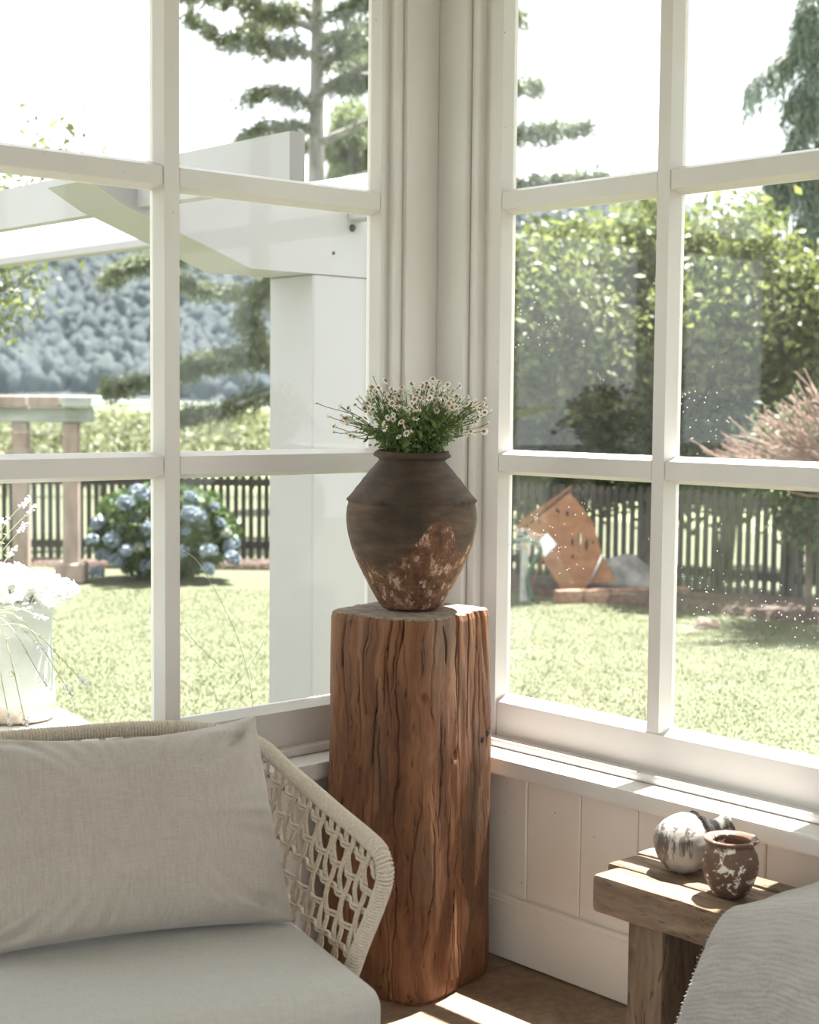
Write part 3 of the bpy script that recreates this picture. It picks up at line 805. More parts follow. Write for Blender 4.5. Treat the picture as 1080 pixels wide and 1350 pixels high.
BRICK = simple('red_brick', (0.16, 0.085, 0.06), (0.26, 0.16, 0.115), 24, rough=0.9, bmp=0.3)
b0_ = PG(786, 795); 
for k in range(5):
    p = b0_ + RIGHT * (0.235 * k - 0.235) + FWD * (0.06 * k)
    bo = box('edging_brick', (-0.113, -0.055, 0), (0.113, 0.055, 0.115), BRICK, None, 0.006); bo.location = (p[0], p[1], ZG - 0.006); bo.rotation_euler = (0, 0, math.atan2(RIGHT[1], RIGHT[0]) + 0.2 + random.uniform(-.05, .05))
    tag(bo, 'red-brown brick edging the mulch bed below the rusty plate', 'brick', 'edging bricks by the rusty plate')


def rock(name, loc, size, mat, label, cat, seed=0, flat=0.6):
    bm = bmesh.new(); bmesh.ops.create_icosphere(bm, subdivisions=3, radius=1.0)
    for vv in bm.verts:
        n_ = noise.fractal(vv.co * 1.3 + Vector((seed, 0, 0)), 1.0, 2.0, 4); vv.co = vv.co * (1 + 0.28 * n_)
        vv.co = Vector((vv.co.x * size[0], vv.co.y * size[1], max(vv.co.z, -0.35) * size[2]))
    lo = min(vv.co.z for vv in bm.verts)
    for vv in bm.verts: vv.co.z -= lo
    me = bpy.data.meshes.new(name); bm.to_mesh(me); bm.free(); me.materials.append(mat)
    me.polygons.foreach_set('use_smooth', [True] * len(me.polygons))
    o = link(bpy.data.objects.new(name, me)); o.location = loc; o.rotation_euler = (0, 0, math.atan2(RIGHT[1], RIGHT[0])); return tag(o, label, cat)


STONE = simple('pale_stone', (0.10, 0.09, 0.085), (0.26, 0.25, 0.235), 7, rough=0.9, bmp=0.5, bdist=0.03)
rock('boulder', tuple(PG(822, 783) + np.array([0, 0, 0.02])), (0.30, 0.2, 0.24), STONE, 'pale grey boulder behind the red edging bricks', 'boulder', 3)
rock('earth_mound', tuple(PG(931, 828)), (0.10, 0.08, 0.06), simple('brown_earth', (0.10, 0.065, 0.05), (0.22, 0.155, 0.125), 30, rough=1, bmp=0.6), 'small brown mound of earth on the lawn', 'mound', 9)
tp0 = PG(691, 793); sT = float(np.dot(np.array(tp0) - c0, FWD)) / FPX
tp = thing('garden_tap', 'grey garden tap post with coiled green hose beside rusty plate', 'tap', tuple(tp0), math.atan2(RIGHT[1], RIGHT[0]))
box('post', (-5 * sT, -0.035, 0), (5 * sT, 0.035, 84 * sT), simple('tap_post_grey', (0.25, 0.25, 0.23), (0.36, 0.36, 0.33), 15, rough=0.8), tp, 0.006)
HOSE = simple('green_hose', (0.02, 0.06, 0.035), (0.035, 0.09, 0.05), 10, rough=0.4)
cv = [np.array([(-0.13 + 0.02 * q) if q == 0 else 0, 0, 0]) for q in range(1)]
hose = catmull([(-24 * sT, -0.05, 58 * sT), (-20 * sT, -0.06, 76 * sT), (-5 * sT, -0.06, 84 * sT), (13 * sT, -0.06, 81 * sT), (20 * sT, -0.06, 70 * sT), (14 * sT, -0.05, 58 * sT), (4 * sT, -0.05, 30 * sT), (10 * sT, -0.06, 2 * sT)], 7)
MB().tube(hose, 0.02, 8).build('hose', HOSE, tp)
box('spout', (-0.012, -0.10, 74 * sT), (0.012, -0.03, 78 * sT), simple('brass', (0.35, 0.22, 0.08), (0.5, 0.33, 0.13), 20, rough=0.4, metal=0.8), tp, 0.004)

# ------------------------------------------------------------------ trees
BARK = simple('grey_bark', (0.16, 0.15, 0.135), (0.32, 0.30, 0.275), 12, (1, 1, 0.25), 0.95, 0.6, bdist=0.03)
BARKD = simple('dark_bark', (0.07, 0.055, 0.04), (0.15, 0.12, 0.09), 12, (1, 1, 0.3), 0.95, 0.5)
CEDAR = leaf_mat('cedar_needles', (0.075, 0.105, 0.055), (0.20, 0.22, 0.115), 0.35)
WEEP = leaf_mat('weeping_needles', (0.075, 0.12, 0.085), (0.17, 0.215, 0.145), 0.3)


def sprays(path, n, spread, droop, length, width, thick=0.05):
    """needle tufts scattered along twigs that leave a branch sideways and hang a little"""
    path = np.array(path); m_ = len(path); B = []; D = []
    for k in range(n):
        i = rng.uniform(0.12, 1.0) * (m_ - 1); i0 = int(min(i, m_ - 2)); p = path[i0] + (path[i0 + 1] - path[i0]) * (i - i0)
        tdir = path[i0 + 1] - path[i0]; tdir /= np.linalg.norm(tdir) + 1e-9
        side = np.cross(tdir, UP); side /= np.linalg.norm(side) + 1e-9
        sgn = rng.choice([-1, 1]); ln = spread * rng.uniform(0.25, 1.0) * (1.05 - 0.55 * i / m_)
        e = p + (side * sgn * 0.8 + tdir * rng.uniform(0.2, 0.9)) * ln + np.array([0, 0, -droop * ln * rng.uniform(0.2, 1.2)])
        t_ = rng.uniform(0, 1, 16); q = p[None] * (1 - t_[:, None]) + e[None] * t_[:, None]; q[:, 2] += 0.10 * ln * np.sin(t_ * 3.1) + rng.normal(0, thick, 16)
        B.append(q); D.append((e - p)[None] / ln * 0.8 + rng.normal(0, 0.55, (16, 3)) + np.array([[0, 0, -0.25 * droop]]))
    B = np.concatenate(B); D = np.concatenate(D)
    return needles(B, D, np.full(len(B), length), width)


def conifer(name, label, base, trunk, branches, mat, width=0.012, length=0.085, per=55, spread=0.55, droop=0.4, group=None):
    base = np.array(base); root = thing(name, label, 'tree', tuple(base), 0, group)
    tp_, tr_ = trunk; tp_ = [np.array(p) - base for p in tp_]
    MB().tube(catmull(tp_, 6), list(np.interp(np.linspace(0, 1, (len(tp_) - 1) * 6 + 1), np.linspace(0, 1, len(tr_)), tr_)), 10).build('trunk', BARK, root)
    mb = MB(); V = []; F = []; o = 0
    for (pts, k) in branches:
        cv = catmull([np.array(p) - base for p in pts], 6); ln = float(np.sum(np.linalg.norm(np.diff(np.array(cv), axis=0), axis=1)))
        mb.tube(cv, [max(0.008, 0.035 * (1 - i / len(cv)) * min(1.6, ln)) for i in range(len(cv))], 6)
        v, f = sprays(cv, int(per * k * ln), spread, droop, length, width); V.append(v); F.append(f + o); o += len(v)
    mb.build('branches', BARK, root)
    mesh_np('foliage', np.concatenate(V), np.concatenate(F), mat, root)['kind'] = 'stuff'
    return root


CD = 19.0
q = lambda px_, py_, dd=0.0: P(px_, py_, CD + dd)
tb = P(416, 760, CD); tb[2] = ZG
br = []
def B_(k, *pts): br.append(([q(*p) for p in pts], k))
# lower arms seen below the pergola beam
B_(1.5, (415, 470, 0), (340, 470, -0.5), (270, 480, -0.8), (200, 500, -1.0), (140, 512, -1.1))
B_(1.3, (415, 440, 0), (350, 460, 0.3), (290, 468, 0.2), (250, 478, 0))
B_(1.2, (415, 500, 0), (350, 520, -0.6), (290, 540, -0.9), (235, 548, -1.0))
B_(1.5, (415, 330, 0), (330, 330, -0.6), (250, 335, -0.8), (190, 342, -1.0), (140, 365, -1.0))
B_(1.4, (415, 320, 0), (360, 370, -0.4), (330, 410, -0.6), (345, 470, -0.8))
B_(1.0, (415, 330, 0), (340, 378, 0.4), (270, 380, 0.5), (240, 370, 0.4))
B_(1.2, (416, 400, 0), (470, 420, -0.4), (520, 450, -0.6))
B_(1.2, (416, 480, 0), (470, 510, -0.4), (520, 545, -0.6))
# the crown above the beam
B_(1.2, (417, 150, 0), (390, 128, -0.3), (360, 118, -0.5), (322, 128, -0.7))
B_(1.1, (417, 170, 0), (380, 165, -0.5), (345, 170, -0.8), (318, 182, -0.9))
B_(1.0, (417, 195, 0), (390, 185, 0.5), (360, 190, 0.8))
B_(1.5, (418, 75, 0), (385, 62, -0.3), (350, 55, -0.6), (300, 50, -0.9), (250, 20, -1.1))
B_(1.6, (418, 40, 0), (370, 20, -0.4), (320, 0, -0.8), (270, -10, -1.0), (240, -15, -1.1))
B_(1.3, (418, 20, 0), (390, 10, 0.3), (355, 25, 0.7), (320, 40, 1.0))
B_(1.4, (418, 100, 0), (445, 70, -0.3), (475, 40, -0.5), (510, 20, -0.6))
B_(1.4, (418, 85, 0), (450, 78, 0.4), (485, 70, 0.8), (530, 75, 1.0))
B_(1.5, (418, 120, 0), (450, 112, -0.4), (480, 105, -0.7), (530, 110, -0.9))
B_(1.4, (418, 30, 0), (450, 15, -0.4), (480, 0, -0.7), (520, -10, -0.9))
B_(1.4, (418, 60, 0), (460, 45, -0.9), (490, 50, -1.2), (540, 60, -1.3))
B_(1.2, (418, 0, 0), (400, -30, -0.5), (360, -40, -0.9), (300, -45, -1.2))
B_(1.2, (418, -10, 0), (450, -40, -0.5), (500, -60, -0.9))
# long arms reaching to the right window
B_(1.1, (417, 250, 0), (540, 215, -0.6), (640, 185, -0.9), (700, 172, -1.0), (775, 168, -1.1))
B_(1.0, (417, 300, 0), (540, 262, -0.4), (650, 245, -0.7), (720, 238, -0.8), (800, 232, -0.9))
B_(0.9, (417, 190, 0), (540, 140, -0.5), (640, 115, -0.8), (712, 112, -0.9))
B_(0.8, (417, 120, 0), (540, 60, -0.5), (640, 25, -0.8), (690, 20, -0.9))
conifer('cedar_tree', 'tall cedar with layered dark branches and grey trunk behind the pergola', tb,
        ([tb, P(416, 500, CD), P(417, 250, CD), P(419, 0, CD), P(421, -160, CD)], [0.17, 0.13, 0.105, 0.075, 0.05]), br, CEDAR, 0.013, 0.10, 62, 0.45, 0.5)
# second, softer conifer right of the trunk
q = lambda px_, py_, dd=0.0: P(px_, py_, 24 + dd)
tb = P(462, 700, 24); tb[2] = ZG; br = []
for k in range(42):
    py_ = rng.uniform(140, 480); w_ = 10 + 30 * min(1, (py_ - 125) / 90.); a = rng.uniform(0, 6.28)
    B_(1.6, (462, py_ - 8, 0), (462 + w_ * 0.6 * math.cos(a), py_ - 4, 0.4 * math.sin(a)), (462 + w_ * math.cos(a), py_ + 16, 0.7 * math.sin(a)))
SOFTC = leaf_mat('soft_conifer', (0.15, 0.19, 0.085), (0.27, 0.30, 0.145), 0.4)
conifer('cypress_tree', 'soft olive green conifer beside the cedar trunk', tb, ([tb, P(462, 400, 24), P(462, 130, 24)], [0.12, 0.08, 0.02]), br, SOFTC, 0.016, 0.13, 75, 0.3, 0.7)
# weeping conifer at the far right
q = lambda px_, py_, dd=0.0: P(px_, py_, 16.0 + dd)
tb = P(1135, 800, 16.0); tb[2] = ZG; br = []
for (x0, y0, x1, y1, x2, y2) in [(1130, 90, 1060, 60, 985, 118), (1130, 40, 1090, 10, 1050, 60), (1130, -20, 1085, -30, 1055, 20), (1130, 160, 1075, 150, 1040, 200), (1130, 210, 1080, 210, 1040, 250),
                                 (1130, 120, 1080, 95, 1045, 130), (1130, 260, 1050, 245, 985, 285), (1130, 250, 1060, 225, 1010, 250), (1130, 300, 1075, 290, 1040, 330), (1130, 330, 1090, 330, 1060, 380), (1130, 0, 1100, -20, 1070, 10), (1130, 75, 1095, 70, 1070, 130), (1130, 180, 1100, 175, 1065, 215),
                                 (1130, 50, 1180, 30, 1230, 90), (1130, 150, 1190, 140, 1250, 200), (1130, 250, 1190, 240, 1250, 310), (1130, 290, 1085, 280, 1055, 300)]:
    for dd in (-0.35, 0.3):
        B_(1.6, (x0, y0, 0), (x1 + rng.uniform(-6, 6), y1 + rng.uniform(-8, 8), dd), (x2, y2 + rng.uniform(-6, 6), dd * 1.8))
conifer('weeping_conifer', 'weeping conifer with hanging grey-green sprays above the fence', tb, ([tb, P(1135, 400, 16.0), P(1132, 100, 16.0), P(1130, -150, 16.0)], [0.14, 0.11, 0.08, 0.04]), br, WEEP, 0.009, 0.07, 70, 0.34, 2.2)


def broadleaf(name, label, base, crown, n, size, mat, stems, group=None, seed=0):
    """crown: list of (centre, radii) ellipsoids; stems: list of point lists"""
    base = np.array(base); root = thing(name, label, 'tree', tuple(base), 0, group)
    mb = MB()
    for pts, r in stems:
        cv = catmull([np.array(p) - base for p in pts], 5); mb.tube(cv, [max(0.006, r * (1 - 0.8 * i / len(cv))) for i in range(len(cv))], 7)
    mb.build('trunk', BARKD, root)
    C = []
    vol = np.array([c[1][0] * c[1][1] * c[1][2] for c in crown]); cnt = (n * vol / vol.sum()).astype(int)
    for (c, rad), m_ in zip(crown, cnt):
        nt_ = max(3, m_ // 22)                       # twigs carrying clusters of leaves
        d_ = rng.normal(size=(nt_, 3)); d_ /= np.linalg.norm(d_, axis=1)[:, None]; rr_ = rng.uniform(0.15, 1, nt_) ** 0.45
        tw = (d_ * rr_[:, None])
        ctr = np.array(c)[None] - base + RIGHT[None] * tw[:, :1] * rad[0] + FWD[None] * tw[:, 1:2] * rad[1] + UP[None] * tw[:, 2:3] * rad[2]
        ext = rng.normal(0, 1, (nt_, 22, 3)) * 0.11
        C.append((ctr[:, None] + ext).reshape(-1, 3))
    C = np.concatenate(C)
    v, f = quads(C, size, np.array([[0, 0, 0.5]]), 1.7); mesh_np('foliage', v, f, mat, root)['kind'] = 'stuff'
    return root


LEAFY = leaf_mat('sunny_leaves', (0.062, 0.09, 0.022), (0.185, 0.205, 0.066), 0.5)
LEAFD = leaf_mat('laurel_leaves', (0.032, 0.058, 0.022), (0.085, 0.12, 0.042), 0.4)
def stems_for(base, tops, r): return [([base, base * 0.5 + t_ * 0.5 + np.array([0, 0, 0.25]), t_], r) for t_ in tops]
GRP = 'leafy trees along the right fence'
trees = [  # px centre, depth, list of (px, py, rx_px, ry_px, rdepth)
    ('leafy_tree', 'broad light green leafy tree over the rusty plate', 735, 15.4, [(735, 420, 75, 95, 0.9), (720, 350, 45, 45, .6), (770, 330, 40, 35, .5), (715, 470, 60, 70, 0.8), (770, 460, 60, 70, .8)], 6200, LEAFY),
    ('leafy_tree', 'tall leafy tree whose top twigs stand against the sky', 850, 15.8, [(850, 400, 60, 90, 0.9), (835, 300, 38, 35, .5), (860, 330, 40, 50, .6), (840, 470, 70, 70, 0.8)], 5600, LEAFY),
    ('leafy_tree', 'dense bright leafy tree between fence and weeping conifer', 960, 14.9, [(960, 420, 75, 80, 0.9), (940, 345, 50, 55, .6), (985, 330, 45, 50, .6), (1000, 450, 70, 70, 0.8), (930, 470, 60, 70, .7)], 6800, LEAFY),
    ('leafy_tree', 'leafy tree crowding the end of the right fence', 1080, 14.6, [(1075, 450, 60, 90, .9), (1050, 380, 40, 50, .6), (1120, 430, 60, 90, .8)], 3600, LEAFY),
]
for nm, lb, pxc, dp, cr, n_, mt in trees:
    s_ = dp / FPX; base = P(pxc, 700, dp); base[2] = ZG
    crown = [(P(a, b, dp - 1.3 + rng.uniform(-0.35, 0.35)), (rx * s_, rd, ry * s_)) for a, b, rx, ry, rd in cr]
    broadleaf(nm, lb, base, crown, int(n_ * 1.7), 0.098, mt, stems_for(base, [np.array(c[0]) for c in crown], 0.05), GRP)
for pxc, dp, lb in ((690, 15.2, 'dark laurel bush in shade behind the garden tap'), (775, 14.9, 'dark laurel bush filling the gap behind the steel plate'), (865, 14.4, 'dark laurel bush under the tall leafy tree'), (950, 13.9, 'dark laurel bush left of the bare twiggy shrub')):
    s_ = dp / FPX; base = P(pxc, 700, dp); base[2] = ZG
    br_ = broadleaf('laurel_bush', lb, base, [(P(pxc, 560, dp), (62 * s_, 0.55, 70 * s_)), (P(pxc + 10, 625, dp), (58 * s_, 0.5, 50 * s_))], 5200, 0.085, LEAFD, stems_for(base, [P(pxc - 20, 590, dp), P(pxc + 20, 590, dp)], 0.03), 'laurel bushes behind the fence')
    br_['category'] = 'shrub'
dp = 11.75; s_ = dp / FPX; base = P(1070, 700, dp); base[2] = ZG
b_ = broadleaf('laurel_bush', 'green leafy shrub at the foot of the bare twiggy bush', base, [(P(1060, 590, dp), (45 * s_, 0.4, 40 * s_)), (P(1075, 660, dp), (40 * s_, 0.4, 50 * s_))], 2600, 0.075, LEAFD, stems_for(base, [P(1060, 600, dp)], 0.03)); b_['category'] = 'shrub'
# young tree at the left edge
dp = 9.5; s_ = dp / FPX; base = P(-60, 800, dp); base[2] = ZG
cr = [(20, 372, 30, 26), (0, 400, 18, 30), (8, 240, 22, 14), (86, 185, 18, 8), (-60, 350, 60, 80), (-70, 250, 70, 60), (0, 430, 12, 12), (40, 360, 14, 14)]
crown = [(P(a, b, dp), (rx * s_, 0.2, ry * s_)) for a, b, rx, ry in cr]
broadleaf('young_tree', 'young bright green tree with thin twigs left of the hill', base, crown, 1500, 0.06, LEAFY, [([base, P(-55, 500, dp), P(-60, 300, dp)], 0.06)] + [([P(-57, 420, dp), np.array(c[0])], 0.008) for c in crown])

# bare reddish shrub
dp = 11.3; base = P(1150, 690, dp); base[2] = ZG
bs = thing('bare_shrub', 'bare reddish twiggy shrub standing before the leafy tree', 'shrub', tuple(base))
mb = MB()
for k in range(150):
    u_ = rng.uniform(0, 1) ** 0.8; tx = 925 + 215 * u_; ty = 600 - 135 * u_ + rng.uniform(-12, 90) * (0.25 + 0.75 * u_)
    tip = P(tx, min(ty, 610), dp + rng.uniform(-0.6, 0.6)) - base
    b0 = np.array([rng.uniform(-.06, .06), rng.uniform(-.06, .06), 0.0]); el = P(1155 + rng.uniform(-12, 12), 650 + rng.uniform(-20, 25), dp + rng.uniform(-0.1, 0.1)) - base
    mid = el * 0.45 + tip * 0.55 + np.array([0, 0, rng.uniform(-0.12, 0.03)])
    cv = catmull([b0, el, mid, tip], 5); mb.tube(cv, [0.013 - 0.0090 * i / len(cv) for i in range(len(cv))], 4)
    for j in range(4):
        a = cv[int(len(cv) * rng.uniform(0.5, 0.92))]; mb.tube([a, a + (tip - mid) * 0.4 + rng.normal(0, 0.06, 3)], [0.005, 0.003], 4)
mb.build('twigs', simple('reddish_twigs', (0.17, 0.105, 0.08), (0.27, 0.185, 0.15), 8, rough=0.9), bs)['kind'] = 'stuff'

# ------------------------------------------------------------------ INDOORS: the old post used as a pedestal
SPX, SPY, SPH = -0.287, -0.226, 0.935
st = thing('timber_pedestal', 'old squared hardwood post standing upright as a pedestal in the corner', 'pedestal', (SPX, SPY, 0.0), R_(12))
nth, nz = 720, 400
th = np.linspace(0, 2 * np.pi, nth, endpoint=False); zz = np.linspace(0, 1, nz)
TH, ZZ = np.meshgrid(th, zz)
hx, hy_, ex = 0.177, 0.163, 5.5
base_r = (np.abs(np.cos(th) / hx) ** ex + np.abs(np.sin(th) / hy_) ** ex) ** (-1 / ex)
prof_s = np.interp(zz, [0, 0.012, 0.04, 0.10, 0.35, 0.62, 0.9, 0.985, 1.0], [0.94, 0.975, 1.0, 1.01, 1.0, 0.975, 0.965, 0.955, 0.935])
Rr = base_r[None] * prof_s[:, None]
Rr = Rr + np.array([[0.010 * noise.noise(Vector((math.cos(a) * 1.3, math.sin(a) * 1.3, z * 2.2))) + 0.0035 * noise.noise(Vector((math.cos(a) * 6, math.sin(a) * 6, z * 4 + 5))) for a in th] for z in zz])
def bumpR(a0, z0, sa, sz, amp):
    da = (TH - a0 + np.pi) % (2 * np.pi) - np.pi
    return amp * np.exp(-(da / sa) ** 2 - ((ZZ - z0) / sz) ** 2)
LANG = math.atan2(0.83, -0.55) - R_(12)              # direction of the left silhouette
Rr += bumpR(LANG, 0.675, 0.14, 0.045, 0.016) + bumpR(LANG, 0.60, 0.2, 0.07, 0.006)
rr2 = np.random.default_rng(21)
for k in range(100):                                  # drying cracks running up the grain
    a0 = rr2.uniform(0, 2 * np.pi); z0 = rr2.uniform(-0.05, 0.95); ln = rr2.uniform(0.10, 0.55) if k > 12 else rr2.uniform(0.25, 0.7)
    if k % 4 == 0: z0 = 1.0 - ln * rr2.uniform(0.5, 0.95)
    wv = rr2.uniform(0.0022, 0.0040) / 0.17 * 0.62; dp_ = rr2.uniform(0.003, 0.011)
    sl_ = rr2.normal(0, 0.24); ph = rr2.uniform(0, 50)
    ac = a0 + sl_ * (zz - z0) + np.array([0.11 * noise.noise(Vector((ph, z * 4, 0))) + 0.03 * noise.noise(Vector((ph, z * 22, 3))) for z in zz])
    t_ = (zz - z0) / ln; env = np.where((t_ > 0) & (t_ < 1), np.sin(np.pi * np.clip(t_, 0, 1)) ** 0.5, 0)
    if z0 + ln > 1.0: env = np.where(t_ > 0.5, 1.0, env)
    da = (TH - ac[:, None] + np.pi) % (2 * np.pi) - np.pi
    Rr -= dp_ * env[:, None] * np.exp(-(da / (wv * (0.5 + 0.5 * env[:, None]) + 1e-4)) ** 2)
# the long deep split at the top right and knots
ac = -1.02 + 0.20 * (1 - zz) * 2.2 - R_(0); env = np.clip((zz - 0.80) / 0.16, 0, 1)
da = (TH - ac[:, None] + np.pi) % (2 * np.pi) - np.pi; Rr -= 0.028 * env[:, None] * np.exp(-(da / 0.030) ** 2)
for a0, z0 in ((-1.75, 0.64), (-2.35, 0.80), (-1.45, 0.30)):
    Rr -= bumpR(a0, z0, 0.035, 0.014, 0.011)
topw = 0.004 * np.array([noise.noise(Vector((math.cos(a) * 5, math.sin(a) * 5, 9))) for a in th]) + 0.003 * np.array([noise.noise(Vector((math.cos(a) * 22, math.sin(a) * 22, 9))) for a in th])
Z3 = ZZ * SPH + np.where(ZZ > 0.97, topw[None] * (ZZ - 0.97) / 0.03, 0)
V = np.stack([Rr * np.cos(TH), Rr * np.sin(TH), Z3], -1).reshape(-1, 3)
idx = np.arange(nz * nth).reshape(nz, nth); nx = np.roll(idx, -1, 1)
F = np.stack([idx[:-1], nx[:-1], nx[1:], idx[1:]], -1).reshape(-1, 4)
mesh_np('post_body', V, F, STUMP, st, True)
# end grain top
rings = np.array([1.0, 0.985, 0.95, 0.88, 0.75, 0.55, 0.3, 0.05]); tv = []
for i, s in enumerate(rings):
    zt = SPH - 0.001 + topw * (1.0 if i == 0 else max(0, 1 - i * 0.35)) + (0.0 if i == 0 else min(0.004, 0.0018 * i))
    tv.append(np.stack([Rr[-1] * s * np.cos(th), Rr[-1] * s * np.sin(th), zt], -1))
tv = np.concatenate(tv); idx = np.arange(len(rings) * nth).reshape(len(rings), nth); nx = np.roll(idx, -1, 1)
F = np.stack([idx[:-1], nx[:-1], nx[1:], idx[1:]], -1).reshape(-1, 4)
ENDG = simple('end_grain', (0.15, 0.115, 0.085), (0.30, 0.235, 0.175), 40, (1, 1, 1), 0.8, 0.5)
mesh_np('end_grain_top', tv, F, ENDG, st, True)
mb = MB()
for a0, z0 in ((-1.06, 0.655), (-0.93, 0.668)):        # old bolt heads
    r_ = float(np.interp(a0 % (2 * np.pi), th, base_r)) * 0.985
    v_, f_ = lathe_data([(0.0001, 0.006), (0.005, 0.006), (0.0075, 0.003), (0.008, -0.004)], 10)
    v_ = [(r_ * math.cos(a0) + q_[0] + q_[2] * 0.2, r_ * math.sin(a0) - q_[2], z0 * SPH + q_[1]) for q_ in v_]; mb.add((v_, f_))
mb.build('nail_heads', IRON, st)

# ------------------------------------------------------------------ clay jar and daisies
def jar_mat():
    m, N, L = nt('old_brown_clay'); b = N['Principled BSDF']; b.inputs['Roughness'].default_value = 0.72; b.inputs['Specular IOR Level'].default_value = 0.25
    v = mapping(N, L); vs_ = mapping(N, L, (1, 1, 5)); s = N.new('ShaderNodeSeparateXYZ'); L.new(v, s.inputs[0])
    base = ramp(N, L, tex_noise(N, L, vs_, 9, 6, 0.6), [(0.3, (0.052, 0.034, 0.024)), (0.55, (0.092, 0.059, 0.041)), (0.8, (0.15, 0.10, 0.073))])
    dk = ramp(N, L, tex_noise(N, L, v, 5, 4), [(0.42, 0.0), (0.6, 0.75)])
    base = mix(N, L, dk, base, (0.028, 0.022, 0.014))
    # flaked band: bare reddish clay with pale crust, ragged upper limit
    rag = tex_noise(N, L, v, 6.5, 6, 0.65)
    rd = Matrix.Rotation(-0.5, 3, 'Z') @ Vector(tuple(RIGHT)); dt = N.new('ShaderNodeVectorMath'); dt.operation = 'DOT_PRODUCT'; L.new(v, dt.inputs[0]); dt.inputs[1].default_value = rd
    xn = N.new('ShaderNodeMath'); xn.operation = 'MULTIPLY_ADD'; L.new(dt.outputs['Value'], xn.inputs[0]); xn.inputs[1].default_value = 1 / 0.34; xn.inputs[2].default_value = 0.5
    lim = ramp(N, L, xn.outputs[0], [(0.03, 0.175), (0.14, 0.155), (0.28, 0.115), (0.42, 0.120), (0.56, 0.16), (0.66, 0.232), (0.75, 0.226), (0.83, 0.165), (0.97, 0.19)])
    df_ = N.new('ShaderNodeMath'); df_.operation = 'SUBTRACT'; L.new(s.outputs[2], df_.inputs[0]); L.new(lim, df_.inputs[1]); df2 = N.new('ShaderNodeMath'); df2.operation = 'ADD'; L.new(df_.outputs[0], df2.inputs[0]); df2.inputs[1].default_value = 0.12
    a = N.new('ShaderNodeMath'); a.operation = 'MULTIPLY_ADD'; L.new(rag, a.inputs[0]); a.inputs[1].default_value = -0.24; L.new(df2.outputs[0], a.inputs[2])
    low = ramp(N, L, a.outputs[0], [(0.0, 1.0), (0.006, 0.0)])
    bare = ramp(N, L, tex_noise(N, L, v, 30, 6, 0.7), [(0.38, (0.075, 0.036, 0.022)), (0.55, (0.165, 0.08, 0.047)), (0.68, (0.38, 0.225, 0.15))])
    c = mix(N, L, low, base, bare)
    crust = ramp(N, L, tex_noise(N, L, mapping(N, L, (1, 1, 0.45)), 48, 5, 0.75), [(0.56, 0.0), (0.61, 0.85)])
    mm = N.new('ShaderNodeMath'); mm.operation = 'MULTIPLY'; L.new(crust, mm.inputs[0]); L.new(low, mm.inputs[1])
    c = mix(N, L, mm.outputs[0], c, (0.48, 0.33, 0.235))
    L.new(c, b.inputs['Base Color'])
    h = N.new('ShaderNodeMath'); h.operation = 'ADD'; L.new(tex_noise(N, L, v, 55, 5), h.inputs[0]); L.new(low, h.inputs[1])
    bump(N, L, h.outputs[0], b, 0.35, 0.003); return m


JX, JY, JZ = -0.283, -0.222, SPH + 0.0065
jar = thing('clay_jar', 'large brown clay storage jar with flaking lower body on wooden pedestal', 'jar', (JX, JY, JZ), 0.5)
k_ = 0.0003845
pr = [(0, 1077), (120, 1077), (178, 1076), (190, 1068), (207, 1050), (236, 1000), (292, 900), (342, 800), (385, 700), (412, 600), (423, 520), (425, 480), (420, 430), (410, 397), (413, 388), (420, 376), (413, 366), (404, 356), (368, 310), (320, 250), (270, 188), (232, 145), (216, 128), (214, 118), (224, 108), (247, 97), (253, 88), (247, 78), (236, 68), (224, 60), (206, 60), (196, 72), (192, 100), (200, 140), (255, 220), (330, 320), (370, 420), (370, 560), (300, 800), (180, 1000), (0.1, 1030)]
prof = [(max(r * k_, 0.0001), (1077 - y) * k_) for r, y in pr]
fine = []
for (r0, z0), (r1, z1) in zip(prof[:-1], prof[1:]):
    m_ = max(1, int(math.hypot(r1 - r0, z1 - z0) / 0.006))
    for j in range(m_): fine.append((r0 + (r1 - r0) * j / m_, z0 + (z1 - z0) * j / m_))
fine.append(prof[-1])
zr = (1077 - 376) * k_
def jf(r, z, a, i):
    if i > len(fine) * 0.62 and z < 0.375 and i > 120: pass
    n_ = noise.fractal(Vector((math.cos(a) * r * 14, math.sin(a) * r * 14, z * 14)), 1.0, 2.0, 3)
    r2 = r * (1 + 0.006 * n_) + (0.0028 * math.sin(a * 46 + 3 * math.sin(a * 5)) * math.exp(-((z - zr) / 0.005) ** 2) if r > 0.15 else 0)
    r2 += 0.0009 * math.sin(z * 300) * math.exp(-((z - 0.31) / 0.03) ** 2)
    return max(r2, 0.0001), z + (0.0035 * math.cos(a - 0.8) * z / 0.39)
v_, f_ = lathe_data(fine, 128, jf); mesh('jar_body', v_, f_, jar_mat(), jar, True)

PETAL = leaf_mat('daisy_petals', (0.80, 0.79, 0.72), (0.90, 0.89, 0.84), 0.35)
CENT = leaf_mat('daisy_centres', (0.34, 0.12, 0.045), (0.50, 0.22, 0.06), 0.1)
CENG = leaf_mat('daisy_buds', (0.42, 0.46, 0.16), (0.58, 0.58, 0.22), 0.1)
DSTEM = leaf_mat('daisy_stems', (0.11, 0.16, 0.045), (0.22, 0.28, 0.10), 0.2)
DLEAF = leaf_mat('daisy_leaves', (0.07, 0.125, 0.03), (0.16, 0.23, 0.065), 0.35)


